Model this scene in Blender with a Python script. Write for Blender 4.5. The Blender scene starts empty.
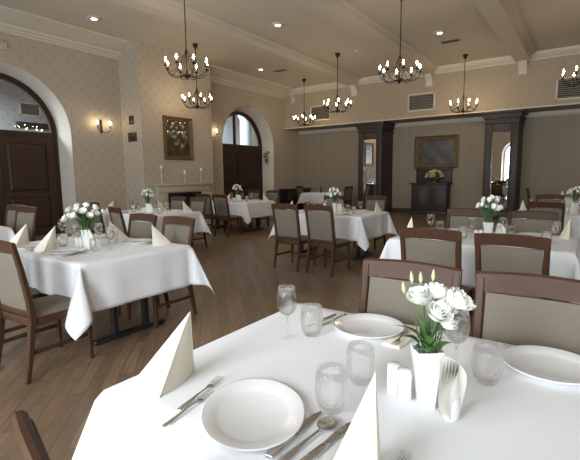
import bpy, bmesh, math, random
from mathutils import Vector, Matrix
random.seed(7)
PI = math.pi
S = bpy.context.scene
COL = S.collection

# ------------------------------------------------------------------ camera
YAW, PITCH, ROLL, FPX, EYE = math.radians(35.06), math.radians(-7.306), math.radians(-0.597), 425.0, 1.42
fw = Vector((-math.sin(YAW) * math.cos(PITCH), math.cos(YAW) * math.cos(PITCH), math.sin(PITCH)))
rt = Vector((math.cos(YAW), math.sin(YAW), 0))
up = rt.cross(fw)
c_, s_ = math.cos(ROLL), math.sin(ROLL)
rt2 = rt * c_ + up * s_
up2 = up * c_ - rt * s_
cam_d = bpy.data.cameras.new('camera')
cam_d.sensor_fit = 'HORIZONTAL'
cam_d.sensor_width = 36.0
cam_d.lens = FPX / 580.0 * 36.0
cam_d.clip_start = 0.02
cam_d.clip_end = 200
cam = bpy.data.objects.new('camera', cam_d)
COL.objects.link(cam)
cam.matrix_world = Matrix(((rt2.x, up2.x, -fw.x, 0), (rt2.y, up2.y, -fw.y, 0), (rt2.z, up2.z, -fw.z, EYE), (0, 0, 0, 1)))
S.camera = cam

# ------------------------------------------------------------------ view, world, daylight
S.view_settings.view_transform = 'Standard'
S.view_settings.look = 'None'
S.cycles.transparent_max_bounces = 24
S.cycles.transmission_bounces = 16
S.cycles.max_bounces = 18
S.view_settings.gamma = 1.0
S.view_settings.use_curve_mapping = False
S.view_settings.exposure = -0.2

world = bpy.data.worlds.new('sky')
S.world = world
world.use_nodes = True
bg = world.node_tree.nodes['Background']
bg.inputs['Color'].default_value = (0.82, 0.9, 1.0, 1)
bg.inputs['Strength'].default_value = 1.6

WIN_W, WIN_SILL, WIN_SPRING = 1.7, 0.55, 2.6
WINDOWS = [-6.5, -3.85, -1.35, 1.25]            # window centres along the rear wall
REAR_Y = -1.6


def area_light(name, loc, rot, sx, sy, energy, color):
    d = bpy.data.lights.new(name, 'AREA')
    d.shape = 'RECTANGLE'
    d.size, d.size_y, d.energy, d.color = sx, sy, energy, color
    o = bpy.data.objects.new(name, d)
    COL.objects.link(o)
    o.location = loc
    o.rotation_euler = rot
    return o


for wx, en in zip(WINDOWS, (260, 150, 350, 215)):
    area_light('window_daylight', (wx, REAR_Y - 0.75, 1.95), (math.radians(84 if wx == -1.35 else 106), 0, 0), 1.6, 2.7, en, (0.93, 0.97, 1.0))
area_light('hallway_daylight', (-12.6, 12.9, 3.9), (math.radians(20), math.radians(15), 0), 1.2, 1.2, 190, (0.82, 0.91, 1.0))
area_light('hallway_daylight', (-12.4, 3.2, 3.9), (0, 0, 0), 1.2, 1.2, 330, (0.92, 0.96, 1.0))

# ------------------------------------------------------------------ materials
MATS = {}


def mat(name, color, rough=0.6, metal=0.0, coat=0.0, spec=0.5, sub=None, emit=None, bump=None, vary=None, sheen=0.0):
    m = bpy.data.materials.new(name)
    m.use_nodes = True
    nt = m.node_tree
    b = nt.nodes['Principled BSDF']
    b.inputs['Base Color'].default_value = (*color, 1)
    b.inputs['Roughness'].default_value = rough
    b.inputs['Metallic'].default_value = metal
    b.inputs['Coat Weight'].default_value = coat
    b.inputs['Specular IOR Level'].default_value = spec
    if sheen:
        b.inputs['Sheen Weight'].default_value = sheen
    if sub:
        b.inputs['Subsurface Weight'].default_value = sub
        b.inputs['Subsurface Radius'].default_value = (0.01, 0.008, 0.006)
    if emit:
        b.inputs['Emission Color'].default_value = (*emit[0], 1)
        b.inputs['Emission Strength'].default_value = emit[1]
    tc = nt.nodes.new('ShaderNodeTexCoord')
    if vary:                                   # (scale xyz, second colour, low, high)
        mp = nt.nodes.new('ShaderNodeMapping')
        mp.inputs['Scale'].default_value = vary[0]
        nt.links.new(tc.outputs['Object'], mp.inputs['Vector'])
        n = nt.nodes.new('ShaderNodeTexNoise')
        n.inputs['Scale'].default_value = 1.0
        n.inputs['Detail'].default_value = 5
        nt.links.new(mp.outputs[0], n.inputs['Vector'])
        r = nt.nodes.new('ShaderNodeValToRGB')
        r.color_ramp.elements[0].position = vary[2]
        r.color_ramp.elements[1].position = vary[3]
        r.color_ramp.elements[0].color = (*color, 1)
        r.color_ramp.elements[1].color = (*vary[1], 1)
        nt.links.new(n.outputs['Fac'], r.inputs['Fac'])
        nt.links.new(r.outputs['Color'], b.inputs['Base Color'])
    if bump:                                   # (scale, strength, distance)
        n = nt.nodes.new('ShaderNodeTexNoise')
        n.inputs['Scale'].default_value = bump[0]
        n.inputs['Detail'].default_value = 3
        nt.links.new(tc.outputs['Object'], n.inputs['Vector'])
        bp = nt.nodes.new('ShaderNodeBump')
        bp.inputs['Strength'].default_value = bump[1]
        bp.inputs['Distance'].default_value = bump[2]
        nt.links.new(n.outputs['Fac'], bp.inputs['Height'])
        nt.links.new(bp.outputs['Normal'], b.inputs['Normal'])
    MATS[name] = m
    return m


def math_node(nt, op, a, b=None):
    n = nt.nodes.new('ShaderNodeMath')
    n.operation = op
    for i, v in enumerate((a, b)):
        if v is None:
            continue
        if isinstance(v, (int, float)):
            n.inputs[i].default_value = v
        else:
            nt.links.new(v, n.inputs[i])
    return n.outputs[0]


def wallpaper(name, base, motif, period, amount, stripe=None):
    m = mat(name, base, 0.75, spec=0.25)
    nt = m.node_tree
    b = nt.nodes['Principled BSDF']
    g = nt.nodes.new('ShaderNodeNewGeometry')
    sp = nt.nodes.new('ShaderNodeSeparateXYZ')
    nt.links.new(g.outputs['Position'], sp.inputs[0])
    u = math_node(nt, 'ADD', sp.outputs[0], sp.outputs[1])
    k = 2 * PI / period
    a = math_node(nt, 'COSINE', math_node(nt, 'MULTIPLY', u, k))
    c = math_node(nt, 'COSINE', math_node(nt, 'MULTIPLY', sp.outputs[2], k))
    prod = math_node(nt, 'MULTIPLY', a, c)
    nz = nt.nodes.new('ShaderNodeTexNoise')
    nz.inputs['Scale'].default_value = 22
    nt.links.new(g.outputs['Position'], nz.inputs['Vector'])
    prod = math_node(nt, 'ADD', prod, math_node(nt, 'MULTIPLY', math_node(nt, 'SUBTRACT', nz.outputs['Fac'], 0.5), 1.0))
    r = nt.nodes.new('ShaderNodeValToRGB')
    r.color_ramp.elements[0].position = 0.35
    r.color_ramp.elements[1].position = 0.85
    r.color_ramp.elements[0].color = (*base, 1)
    r.color_ramp.elements[1].color = (*motif, 1)
    nt.links.new(prod, r.inputs['Fac'])
    out = r.outputs['Color']
    if stripe:
        st = math_node(nt, 'SINE', math_node(nt, 'MULTIPLY', u, 2 * PI / stripe[0]))
        r2 = nt.nodes.new('ShaderNodeValToRGB')
        r2.color_ramp.elements[0].color = (*base, 1)
        r2.color_ramp.elements[1].color = (*stripe[1], 1)
        nt.links.new(math_node(nt, 'ADD', math_node(nt, 'MULTIPLY', st, 0.5), 0.5), r2.inputs['Fac'])
        mx = nt.nodes.new('ShaderNodeMix')
        mx.data_type = 'RGBA'
        mx.inputs[0].default_value = amount
        nt.links.new(r2.outputs['Color'], mx.inputs[6])
        nt.links.new(out, mx.inputs[7])
        out = mx.outputs[2]
    nt.links.new(out, b.inputs['Base Color'])
    return m


WALL = wallpaper('wallpaper_beige', (0.50, 0.435, 0.355), (0.445, 0.387, 0.315), 0.30, 1.0)
WALLUP = wallpaper('wallpaper_upper', (0.44, 0.37, 0.28), (0.415, 0.348, 0.262), 0.30, 1.0)
WALLB = wallpaper('wallpaper_taupe', (0.345, 0.295, 0.228), (0.33, 0.28, 0.215), 0.2, 0.5, (0.42, (0.315, 0.268, 0.205)))
PLASTER = mat('white_plaster', (0.74, 0.70, 0.63), 0.7, bump=(30, 0.08, 0.01))
CEIL = mat('cream_ceiling', (0.66, 0.60, 0.51), 0.8, vary=((0.35, 0.35, 0.35), (0.60, 0.54, 0.46), 0.35, 0.75))
TRIM = mat('cream_moulding', (0.68, 0.63, 0.54), 0.6)
CLOTH = mat('white_linen', (0.80, 0.80, 0.815), 0.85, spec=0.2, sheen=0.1, bump=(420, 0.05, 0.002))
NAPKIN = mat('ivory_napkin', (0.83, 0.78, 0.66), 0.85, spec=0.2, bump=(300, 0.08, 0.002))
WHITEPAPER = mat('white_paper', (0.84, 0.82, 0.76), 0.85, spec=0.2)
CHINA = mat('white_china', (0.80, 0.80, 0.80), 0.12, coat=0.4)
SILVER = mat('polished_steel', (0.62, 0.60, 0.57), 0.16, metal=1.0)
WALNUT = mat('walnut_frame', (0.074, 0.035, 0.019), 0.42, spec=0.18, vary=((9, 9, 9), (0.052, 0.024, 0.013), 0.3, 0.75))
FABRIC = mat('taupe_upholstery', (0.165, 0.138, 0.106), 0.8, spec=0.25, bump=(600, 0.15, 0.002))
DOORWOOD = mat('dark_mahogany', (0.05, 0.022, 0.015), 0.5, coat=0.0, vary=((14, 14, 1.2), (0.032, 0.014, 0.010), 0.3, 0.7))
EBONY = mat('dark_oak', (0.050, 0.036, 0.032), 0.5, vary=((9, 9, 1.0), (0.036, 0.026, 0.023), 0.3, 0.7))
BLACK = mat('black_lacquer', (0.012, 0.012, 0.012), 0.25, coat=0.3)
IRON = mat('wrought_iron', (0.035, 0.026, 0.02), 0.45, metal=0.6)
STEEL = mat('black_steel', (0.016, 0.017, 0.019), 0.42)
GILT = mat('antique_gilt', (0.17, 0.105, 0.045), 0.5, metal=0.4, bump=(60, 0.3, 0.01))
STONE = mat('cream_stone', (0.52, 0.46, 0.37), 0.55, vary=((2, 2, 2), (0.46, 0.40, 0.32), 0.3, 0.7))
SOOT = mat('sooty_brick', (0.022, 0.017, 0.015), 0.9)
BULB = mat('glowing_bulb', (1.0, 0.9, 0.7), 0.4, emit=((1.0, 0.76, 0.46), 150.0))
SPOT = mat('glowing_spot', (1.0, 0.95, 0.85), 0.4, emit=((1.0, 0.93, 0.78), 14.0))
IVORY = mat('ivory_sleeve', (0.55, 0.48, 0.36), 0.5)
PETAL = mat('white_petal', (0.88, 0.88, 0.82), 0.7, sub=0.15, spec=0.2)
PETALC = mat('cream_petal', (0.86, 0.76, 0.50), 0.7, spec=0.2)
LEAF = mat('green_leaf', (0.055, 0.115, 0.035), 0.5, vary=((20, 20, 20), (0.09, 0.17, 0.05), 0.35, 0.7))
BUD = mat('pale_bud', (0.42, 0.50, 0.25), 0.6)
MIRROR = mat('mirror_silver', (0.90, 0.90, 0.88), 0.01, metal=1.0)
GREYMETAL = mat('grey_grille', (0.33, 0.31, 0.28), 0.5, metal=0.3)
DARKSLOT = mat('dark_slot', (0.03, 0.028, 0.026), 0.8)
PLASTIC = mat('white_plastic', (0.62, 0.60, 0.55), 0.5)
DARKPLATE = mat('bronze_plate', (0.045, 0.035, 0.025), 0.45)
HALL = wallpaper('hallway_paper', (0.52, 0.54, 0.55), (0.44, 0.46, 0.48), 0.3, 1.0)
PALE = mat('pale_column', (0.60, 0.66, 0.72), 0.7)
CURTAIN = mat('white_voile', (0.80, 0.79, 0.76), 0.9)
CRYSTAL = mat('clear_crystal', (0.52, 0.49, 0.44), 0.1, coat=0.5)


def glass_mat(name, tint, rough=0.0, edge=0.35, base=0.05):
    m = bpy.data.materials.new(name)
    m.use_nodes = True
    nt = m.node_tree
    nt.nodes.clear()
    o = nt.nodes.new('ShaderNodeOutputMaterial')
    t = nt.nodes.new('ShaderNodeBsdfTransparent')
    t.inputs[0].default_value = (*tint, 1)
    g = nt.nodes.new('ShaderNodeBsdfGlossy')
    g.inputs['Roughness'].default_value = rough
    g.inputs['Color'].default_value = (0.95, 0.97, 1.0, 1)
    lw = nt.nodes.new('ShaderNodeLayerWeight')
    lw.inputs['Blend'].default_value = 0.25
    f = math_node(nt, 'ADD', math_node(nt, 'MULTIPLY', math_node(nt, 'POWER', lw.outputs['Facing'], 4.0), edge), base)
    mx = nt.nodes.new('ShaderNodeMixShader')
    nt.links.new(f, mx.inputs[0])
    nt.links.new(t.outputs[0], mx.inputs[1])
    nt.links.new(g.outputs[0], mx.inputs[2])
    nt.links.new(mx.outputs[0], o.inputs[0])
    return m




def clear_glass():
    m = bpy.data.materials.new('drinking_glass')
    m.use_nodes = True
    nt = m.node_tree
    nt.nodes.clear()
    o = nt.nodes.new('ShaderNodeOutputMaterial')
    g = nt.nodes.new('ShaderNodeBsdfGlass')
    g.inputs['IOR'].default_value = 1.42
    g.inputs['Roughness'].default_value = 0.0
    t = nt.nodes.new('ShaderNodeBsdfTransparent')
    mx = nt.nodes.new('ShaderNodeMixShader')
    mx.inputs[0].default_value = 0.42
    nt.links.new(t.outputs[0], mx.inputs[1])
    nt.links.new(g.outputs[0], mx.inputs[2])
    nt.links.new(mx.outputs[0], o.inputs[0])
    return m


GLASS = clear_glass()
PANE = glass_mat('window_pane', (0.93, 0.96, 0.98), 0.0, 0.25, 0.04)


def floor_mat():
    m = mat('oak_parquet', (0.2, 0.13, 0.08), 0.36, spec=0.45)
    nt = m.node_tree
    b = nt.nodes['Principled BSDF']
    tc = nt.nodes.new('ShaderNodeNewGeometry')
    mp = nt.nodes.new('ShaderNodeMapping')
    mp.inputs['Rotation'].default_value = (0, 0, math.radians(-135))
    nt.links.new(tc.outputs['Position'], mp.inputs['Vector'])
    br = nt.nodes.new('ShaderNodeTexBrick')
    br.offset = 0.37
    br.inputs['Color1'].default_value = (0.240, 0.160, 0.100, 1)
    br.inputs['Color2'].default_value = (0.150, 0.101, 0.065, 1)
    br.inputs['Mortar'].default_value = (0.075, 0.046, 0.028, 1)
    br.inputs['Scale'].default_value = 1.0
    br.inputs['Mortar Size'].default_value = 0.002
    br.inputs['Brick Width'].default_value = 0.62
    br.inputs['Row Height'].default_value = 0.09
    br.inputs['Bias'].default_value = -0.1
    nt.links.new(mp.outputs[0], br.inputs['Vector'])
    mp2 = nt.nodes.new('ShaderNodeMapping')
    mp2.inputs['Scale'].default_value = (3, 45, 1)
    nt.links.new(mp.outputs[0], mp2.inputs['Vector'])
    n = nt.nodes.new('ShaderNodeTexNoise')
    n.inputs['Scale'].default_value = 1
    n.inputs['Detail'].default_value = 6
    nt.links.new(mp2.outputs[0], n.inputs['Vector'])
    mx = nt.nodes.new('ShaderNodeMix')
    mx.data_type = 'RGBA'
    mx.blend_type = 'MULTIPLY'
    mx.inputs[0].default_value = 0.75
    r = nt.nodes.new('ShaderNodeValToRGB')
    r.color_ramp.elements[0].position = 0.3
    r.color_ramp.elements[1].position = 0.75
    r.color_ramp.elements[0].color = (0.62, 0.6, 0.58, 1)
    r.color_ramp.elements[1].color = (1.15, 1.12, 1.08, 1)
    nt.links.new(n.outputs['Fac'], r.inputs['Fac'])
    nt.links.new(br.outputs['Color'], mx.inputs[6])
    nt.links.new(r.outputs['Color'], mx.inputs[7])
    nt.links.new(mx.outputs[2], b.inputs['Base Color'])
    bp = nt.nodes.new('ShaderNodeBump')
    bp.inputs['Strength'].default_value = 0.15
    bp.inputs['Distance'].default_value = 0.004
    nt.links.new(n.outputs['Fac'], bp.inputs['Height'])
    nt.links.new(bp.outputs['Normal'], b.inputs['Normal'])
    return m


FLOOR = floor_mat()


def painting_mat(name, kind):
    m = mat(name, (0.05, 0.04, 0.03), 0.35, coat=0.2)
    nt = m.node_tree
    b = nt.nodes['Principled BSDF']
    tc = nt.nodes.new('ShaderNodeTexCoord')
    n = nt.nodes.new('ShaderNodeTexNoise')
    n.inputs['Scale'].default_value = 5 if kind == 'flowers' else 3
    n.inputs['Detail'].default_value = 6
    nt.links.new(tc.outputs['Object'], n.inputs['Vector'])
    r = nt.nodes.new('ShaderNodeValToRGB')
    e = r.color_ramp.elements
    if kind == 'flowers':
        e[0].color, e[1].color = (0.018, 0.013, 0.010, 1), (0.085, 0.06, 0.035, 1)
    else:
        e[0].color, e[1].color = (0.018, 0.016, 0.015, 1), (0.115, 0.095, 0.075, 1)
    e[0].position, e[1].position = 0.35, 0.72
    nt.links.new(n.outputs['Fac'], r.inputs['Fac'])
    out = r.outputs['Color']
    if kind == 'flowers':
        v = nt.nodes.new('ShaderNodeTexVoronoi')
        v.inputs['Scale'].default_value = 7.5
        nt.links.new(tc.outputs['Object'], v.inputs['Vector'])
        sp = nt.nodes.new('ShaderNodeSeparateXYZ')
        nt.links.new(tc.outputs['Object'], sp.inputs[0])
        dy = math_node(nt, 'POWER', math_node(nt, 'MULTIPLY', sp.outputs[1], 2.9), 2)
        dz = math_node(nt, 'POWER', math_node(nt, 'MULTIPLY', math_node(nt, 'SUBTRACT', sp.outputs[2], 0.1), 2.4), 2)
        mask = math_node(nt, 'LESS_THAN', math_node(nt, 'ADD', dy, dz), 0.85)
        blob = math_node(nt, 'LESS_THAN', v.outputs['Distance'], 0.42)
        fac = math_node(nt, 'MULTIPLY', math_node(nt, 'MULTIPLY', mask, blob), math_node(nt, 'SUBTRACT', 0.8, v.outputs['Distance']))
        mx = nt.nodes.new('ShaderNodeMix')
        mx.data_type = 'RGBA'
        nt.links.new(fac, mx.inputs[0])
        nt.links.new(out, mx.inputs[6])
        mx.inputs[7].default_value = (0.55, 0.50, 0.40, 1)
        out = mx.outputs[2]
    nt.links.new(out, b.inputs['Base Color'])
    return m


# ------------------------------------------------------------------ mesh helpers
class MB:
    def __init__(self):
        self.v, self.f, self.smooth = [], [], []

    def add(self, vs, fs, smooth=False):
        o = len(self.v)
        self.v += [tuple(p) for p in vs]
        self.f += [tuple(i + o for i in f) for f in fs]
        self.smooth += [smooth] * len(fs)
        return self

    def box(self, x0, y0, z0, x1, y1, z1):
        v = [(x0, y0, z0), (x1, y0, z0), (x1, y1, z0), (x0, y1, z0), (x0, y0, z1), (x1, y0, z1), (x1, y1, z1), (x0, y1, z1)]
        return self.add(v, [(0, 3, 2, 1), (4, 5, 6, 7), (0, 1, 5, 4), (1, 2, 6, 5), (2, 3, 7, 6), (3, 0, 4, 7)])

    def cbox(self, x0, y0, z0, x1, y1, z1, c=0.006):
        """box with chamfered edges all round"""
        bm = bmesh.new()
        bmesh.ops.create_cube(bm, size=1)
        for p in bm.verts:
            p.co = Vector(((x0 + x1) / 2 + p.co.x * (x1 - x0), (y0 + y1) / 2 + p.co.y * (y1 - y0), (z0 + z1) / 2 + p.co.z * (z1 - z0)))
        bmesh.ops.bevel(bm, geom=list(bm.edges), offset=c, segments=2, profile=0.5, affect='EDGES')
        return self.bm(bm, True)

    def bm(self, bm, smooth=False):
        bm.verts.index_update()
        self.add([p.co.copy() for p in bm.verts], [[q.index for q in f.verts] for f in bm.faces], smooth)
        bm.free()
        return self

    def loft(self, rings, smooth=True, caps=True):
        n = len(rings[0])
        vs = [p for r in rings for p in r]
        fs = []
        for i in range(len(rings) - 1):
            for j in range(n):
                k = (j + 1) % n
                fs.append((i * n + j, i * n + k, (i + 1) * n + k, (i + 1) * n + j))
        if caps:
            fs.append(tuple(reversed(range(n))))
            fs.append(tuple(range((len(rings) - 1) * n, len(rings) * n)))
        return self.add(vs, fs, smooth)

    def post(self, secs):
        """vertical post: sections (x, y, z, w, d) with chamfered corners"""
        rings = []
        for x, y, z, w, d in secs:
            c = min(w, d) * 0.18
            a, b = w / 2, d / 2
            rings.append([(x + p, y + q, z) for p, q in ((-a + c, -b), (a - c, -b), (a, -b + c), (a, b - c), (a - c, b), (-a + c, b), (-a, b - c), (-a, -b + c))])
        return self.loft(rings, False)

    def lathe(self, prof, n=24, x=0, y=0, z=0, smooth=True, sx=1, sy=1):
        rings = [[(x + r * sx * math.cos(2 * PI * j / n), y + r * sy * math.sin(2 * PI * j / n), z + h) for j in range(n)] for r, h in prof]
        return self.loft(rings, smooth, caps=True)

    def shell(self, prof, n=24, x=0, y=0, z=0):
        """open lathe without caps"""
        rings = [[(x + r * math.cos(2 * PI * j / n), y + r * math.sin(2 * PI * j / n), z + h) for j in range(n)] for r, h in prof]
        return self.loft(rings, True, caps=False)

    def tube(self, pts, r, n=8, caps=True):
        pts = [Vector(p) for p in pts]
        rs = r if isinstance(r, (list, tuple)) else [r] * len(pts)
        rings = []
        ref = None
        for i, p in enumerate(pts):
            t = (pts[min(i + 1, len(pts) - 1)] - pts[max(i - 1, 0)]).normalized()
            if ref is None:
                ref = Vector((0, 0, 1)) if abs(t.z) < 0.9 else Vector((1, 0, 0))
            a = (ref - t * ref.dot(t)).normalized()
            ref = a
            b = t.cross(a)
            rings.append([p + (a * math.cos(2 * PI * j / n) + b * math.sin(2 * PI * j / n)) * rs[i] for j in range(n)])
        return self.loft(rings, True, caps)

    def prism(self, poly, z0, z1, tf=None):
        n = len(poly)
        v = [(x, y, z0) for x, y in poly] + [(x, y, z1) for x, y in poly]
        if tf:
            v = [tf(*p) for p in v]
        f = [tuple(reversed(range(n))), tuple(range(n, 2 * n))] + [(i, (i + 1) % n, n + (i + 1) % n, n + i) for i in range(n)]
        return self.add(v, f)

    def grid(self, nu, nv, fn, smooth=True):
        vs = [fn(i / nu, j / nv) for i in range(nu + 1) for j in range(nv + 1)]
        fs = []
        for i in range(nu):
            for j in range(nv):
                a = i * (nv + 1) + j
                fs.append((a, a + nv + 1, a + nv + 2, a + 1))
        return self.add(vs, fs, smooth)

    def xf(self, M):
        self.v = [tuple(M @ Vector(p)) for p in self.v]
        return self

    def build(self, name, material, parent=None, fix=True):
        me = bpy.data.meshes.new(name)
        me.from_pydata(self.v, [], self.f)
        me.polygons.foreach_set('use_smooth', self.smooth)
        if fix:
            bm = bmesh.new()
            bm.from_mesh(me)
            bmesh.ops.recalc_face_normals(bm, faces=bm.faces)
            bm.to_mesh(me)
            bm.free()
        me.materials.append(material)
        me.update()
        o = bpy.data.objects.new(name, me)
        COL.objects.link(o)
        if parent:
            o.parent = parent
        return o


def tag(o, label, cat, group=None):
    o['label'] = label
    o['category'] = cat
    if group:
        o['group'] = group
    return o


def thing(name, label, cat, loc=(0, 0, 0), rz=0, group=None):
    o = bpy.data.objects.new(name, None)
    COL.objects.link(o)
    o.location = loc
    o.rotation_euler = (0, 0, rz)
    o.empty_display_size = 0.1
    return tag(o, label, cat, group)


def struct(o):
    o['kind'] = 'structure'
    return o


def dup(root, loc, rz, label, group=None):
    r = root.copy()
    COL.objects.link(r)
    r.location = loc
    r.rotation_euler = (0, 0, rz)
    r.scale = (1, 1, 1)
    r['label'] = label
    if group:
        r['group'] = group
    for ch in list(root.children):
        c = ch.copy()
        COL.objects.link(c)
        c.parent = r
        for g in ch.children:
            d = g.copy()
            COL.objects.link(d)
            d.parent = c
    return r


PROTO = {}


def place(kind, maker, loc, rz, label, group=None):
    """first call moves the prototype itself, later calls copy it"""
    if kind not in PROTO:
        o = maker()
        PROTO[kind] = o
        o.location = loc
        o.rotation_euler = (0, 0, rz)
        o['label'] = label
        if group:
            o['group'] = group
        return o
    return dup(PROTO[kind], loc, rz, label, group)


# ------------------------------------------------------------------ the room shell
XL, XR, YU, YB, ZC = -10.5, 3.4, 14.6, 15.75, 4.85
SOFFIT = 3.31
struct(MB().box(-14.5, -2.0, -0.12, XR + 0.4, YB + 0.4, 0).build('floor', FLOOR))
struct(MB().box(-14.5, -2.0, ZC, XR + 0.4, YB + 0.4, ZC + 0.15).build('ceiling', CEIL))


def arch_wall(name, place3, u0, u1, opens, z0, z1, depth, m, reveal_m, extra=()):
    """wall face with arched openings; place3(u, z, d) -> xyz. opens: (centre, radius, spring z, sill z, inner radius)"""
    w, rv = MB(), MB()
    cur = u0
    for uc, r, zs, sill, ri in sorted(opens):
        w.add([place3(cur, z0, 0), place3(uc - r, z0, 0), place3(uc - r, z1, 0), place3(cur, z1, 0)], [(0, 1, 2, 3)])
        n = 36
        outline, inner = [], []
        if sill > z0:
            w.add([place3(uc - r, z0, 0), place3(uc + r, z0, 0), place3(uc + r, sill, 0), place3(uc - r, sill, 0)], [(0, 1, 2, 3)])
        outline.append((uc - r, max(sill, z0)))
        inner.append((uc - ri, max(sill, z0)))
        for i in range(n + 1):
            a = PI - PI * i / n
            outline.append((uc + r * math.cos(a), zs + r * math.sin(a)))
            inner.append((uc + ri * math.cos(a), zs + ri * math.sin(a)))
        outline.append((uc + r, max(sill, z0)))
        inner.append((uc + ri, max(sill, z0)))
        for i in range(1, n + 1):
            (a, b), (c, d) = outline[i], outline[i + 1]
            w.add([place3(a, b, 0), place3(c, d, 0), place3(c, z1, 0), place3(a, z1, 0)], [(0, 1, 2, 3)])
        k = len(outline)
        for i in range(k - 1):
            p, q, s, t = outline[i], outline[i + 1], inner[i + 1], inner[i]
            rv.add([place3(*p, 0), place3(*q, 0), place3(*s, depth), place3(*t, depth)], [(0, 1, 2, 3)], True)
        if sill > z0:
            p, q, s, t = outline[-1], outline[0], inner[0], inner[-1]
            rv.add([place3(*p, 0), place3(*q, 0), place3(*s, depth), place3(*t, depth)], [(0, 1, 2, 3)])
        # back face of the wall, closing the cavity around the inner opening
        for i in range(k - 1):
            (a, b), (c, d) = inner[i], inner[i + 1]
            if 0 < i < k - 2:
                w.add([place3(a, b, depth), place3(c, d, depth), place3(c, z1, depth), place3(a, z1, depth)], [(0, 1, 2, 3)])
        if sill > z0:
            w.add([place3(uc - ri, z0, depth), place3(uc + ri, z0, depth), place3(uc + ri, sill, depth), place3(uc - ri, sill, depth)], [(0, 1, 2, 3)])
        cur = uc + r
    w.add([place3(cur, z0, 0), place3(u1, z0, 0), place3(u1, z1, 0), place3(cur, z1, 0)], [(0, 1, 2, 3)])
    cur = u0
    for uc, r, zs, sill, ri in sorted(opens):
        w.add([place3(cur, z0, depth), place3(uc - ri, z0, depth), place3(uc - ri, z1, depth), place3(cur, z1, depth)], [(0, 1, 2, 3)])
        cur = uc + ri
    w.add([place3(cur, z0, depth), place3(u1, z0, depth), place3(u1, z1, depth), place3(cur, z1, depth)], [(0, 1, 2, 3)])
    wo = struct(w.build(name, m, fix=False))
    ro = struct(rv.build('arch_reveal', reveal_m, wo, fix=False))
    return wo


D1, D2 = (4.22, 1.43, 2.46, 0.0, 1.32), (12.40, 1.46, 2.54, 0.0, 1.29)
DEP = 0.50
left = arch_wall('wall_left', lambda u, z, d: (XL - d, u, z), -1.6, YB, [D1, D2], 0, ZC, DEP, WALL, PLASTER)
rear_open = [(wx, WIN_W / 2 + 0.08, WIN_SPRING, WIN_SILL, WIN_W / 2) for wx in WINDOWS]
rear = arch_wall('wall_rear', lambda u, z, d: (u, REAR_Y - d, z), XL, XR, rear_open, 0, ZC, 0.35, WALL, PLASTER)
struct(MB().box(XR, -2.0, 0, XR + 0.2, YB + 0.2, ZC).build('wall_right', WALL))
struct(MB().box(XL - 4, YB, 0, XR, YB + 0.2, ZC).build('wall_back', WALLB))
struct(MB().box(XL, YU, SOFFIT, XR, YB, ZC).build('wall_back_upper', WALLUP))
# chimney breast
BX, BY0, BY1 = -9.66, 7.07, 9.62
struct(MB().box(XL, BY0, 0, BX, BY1, ZC).build('wall_chimney', WALL))
# hallway behind the two arched doors
struct(MB().box(-14.4, -2, 0, -14.2, YB, ZC).build('wall_hallway', HALL))
struct(MB().box(-14.2, -1.9, 0, XL - DEP, -1.7, ZC).build('wall_hallway_end', HALL))
struct(MB().box(-14.2, 8.0, 0, XL - DEP - 0.02, 8.2, ZC).build('wall_hallway_cross', HALL))
col = MB().lathe([(0.34, 0), (0.34, 0.2), (0.27, 0.25), (0.25, 3.9), (0.33, 4.0), (0.36, 4.2), (0.36, ZC)], 24, -12.6, 14.62, 0)
struct(col.build('column_hallway', PALE))


def sweep_profile(prof, p0, p1, axis, sign):
    """moulding: prof = [(out, z)], extruded between p0 and p1 along a wall"""
    m = MB()
    pts = []
    for t in (p0, p1):
        for o, z in prof:
            pts.append((sign * o + t[0], t[1], z) if axis == 'y' else (t[0], sign * o + t[1], z))
    n = len(prof)
    fs = [(i, i + 1, n + i + 1, n + i) for i in range(n - 1)]
    fs.append((n - 1, 0, n, 2 * n - 1))
    fs += [tuple(range(n)), tuple(range(n, 2 * n))]
    return m.add(pts, fs)


LC = [(0, 4.51), (0.06, 4.52), (0.08, 4.555), (0.12, 4.565), (0.13, 4.60), (0.19, 4.615), (0.22, 4.66), (0.27, 4.675), (0.60, 4.80), (0.66, 4.815), (0.66, 4.86), (0, 4.86)]
BCN = [(0, 4.645), (0.05, 4.65), (0.07, 4.69), (0.13, 4.72), (0.19, 4.79), (0.21, 4.86), (0, 4.86)]
k = 0
for (a, b, ax, sg, pr) in [((XL, -1.6), (XL, BY0), 'y', 1, LC),
                           ((XL, BY1), (XL, YU), 'y', 1, LC),
                           ((XL, YU), (XR, YU), 'x', -1, BCN), ((XR, -1.6), (XR, YU), 'y', -1, BCN), ((XL, REAR_Y), (XR, REAR_Y), 'x', 1, BCN)]:
    k += 1
    struct(sweep_profile(pr, a, b, ax, sg).build('trim_%d' % k, TRIM))
# soffit moulding under the upper wall and at the lower back wall
struct(sweep_profile([(0, SOFFIT), (0.015, SOFFIT), (0.02, SOFFIT + 0.02), (0.015, SOFFIT + 0.04), (0, SOFFIT + 0.045)], (XL, YU), (XR, YU), 'x', -1).build('trim_9', TRIM))
struct(sweep_profile([(0, SOFFIT - 0.14), (0.05, SOFFIT - 0.10), (0.09, SOFFIT - 0.02), (0.09, SOFFIT), (0, SOFFIT)], (XL, YB), (XR, YB), 'x', -1).build('trim_10', TRIM))
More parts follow.
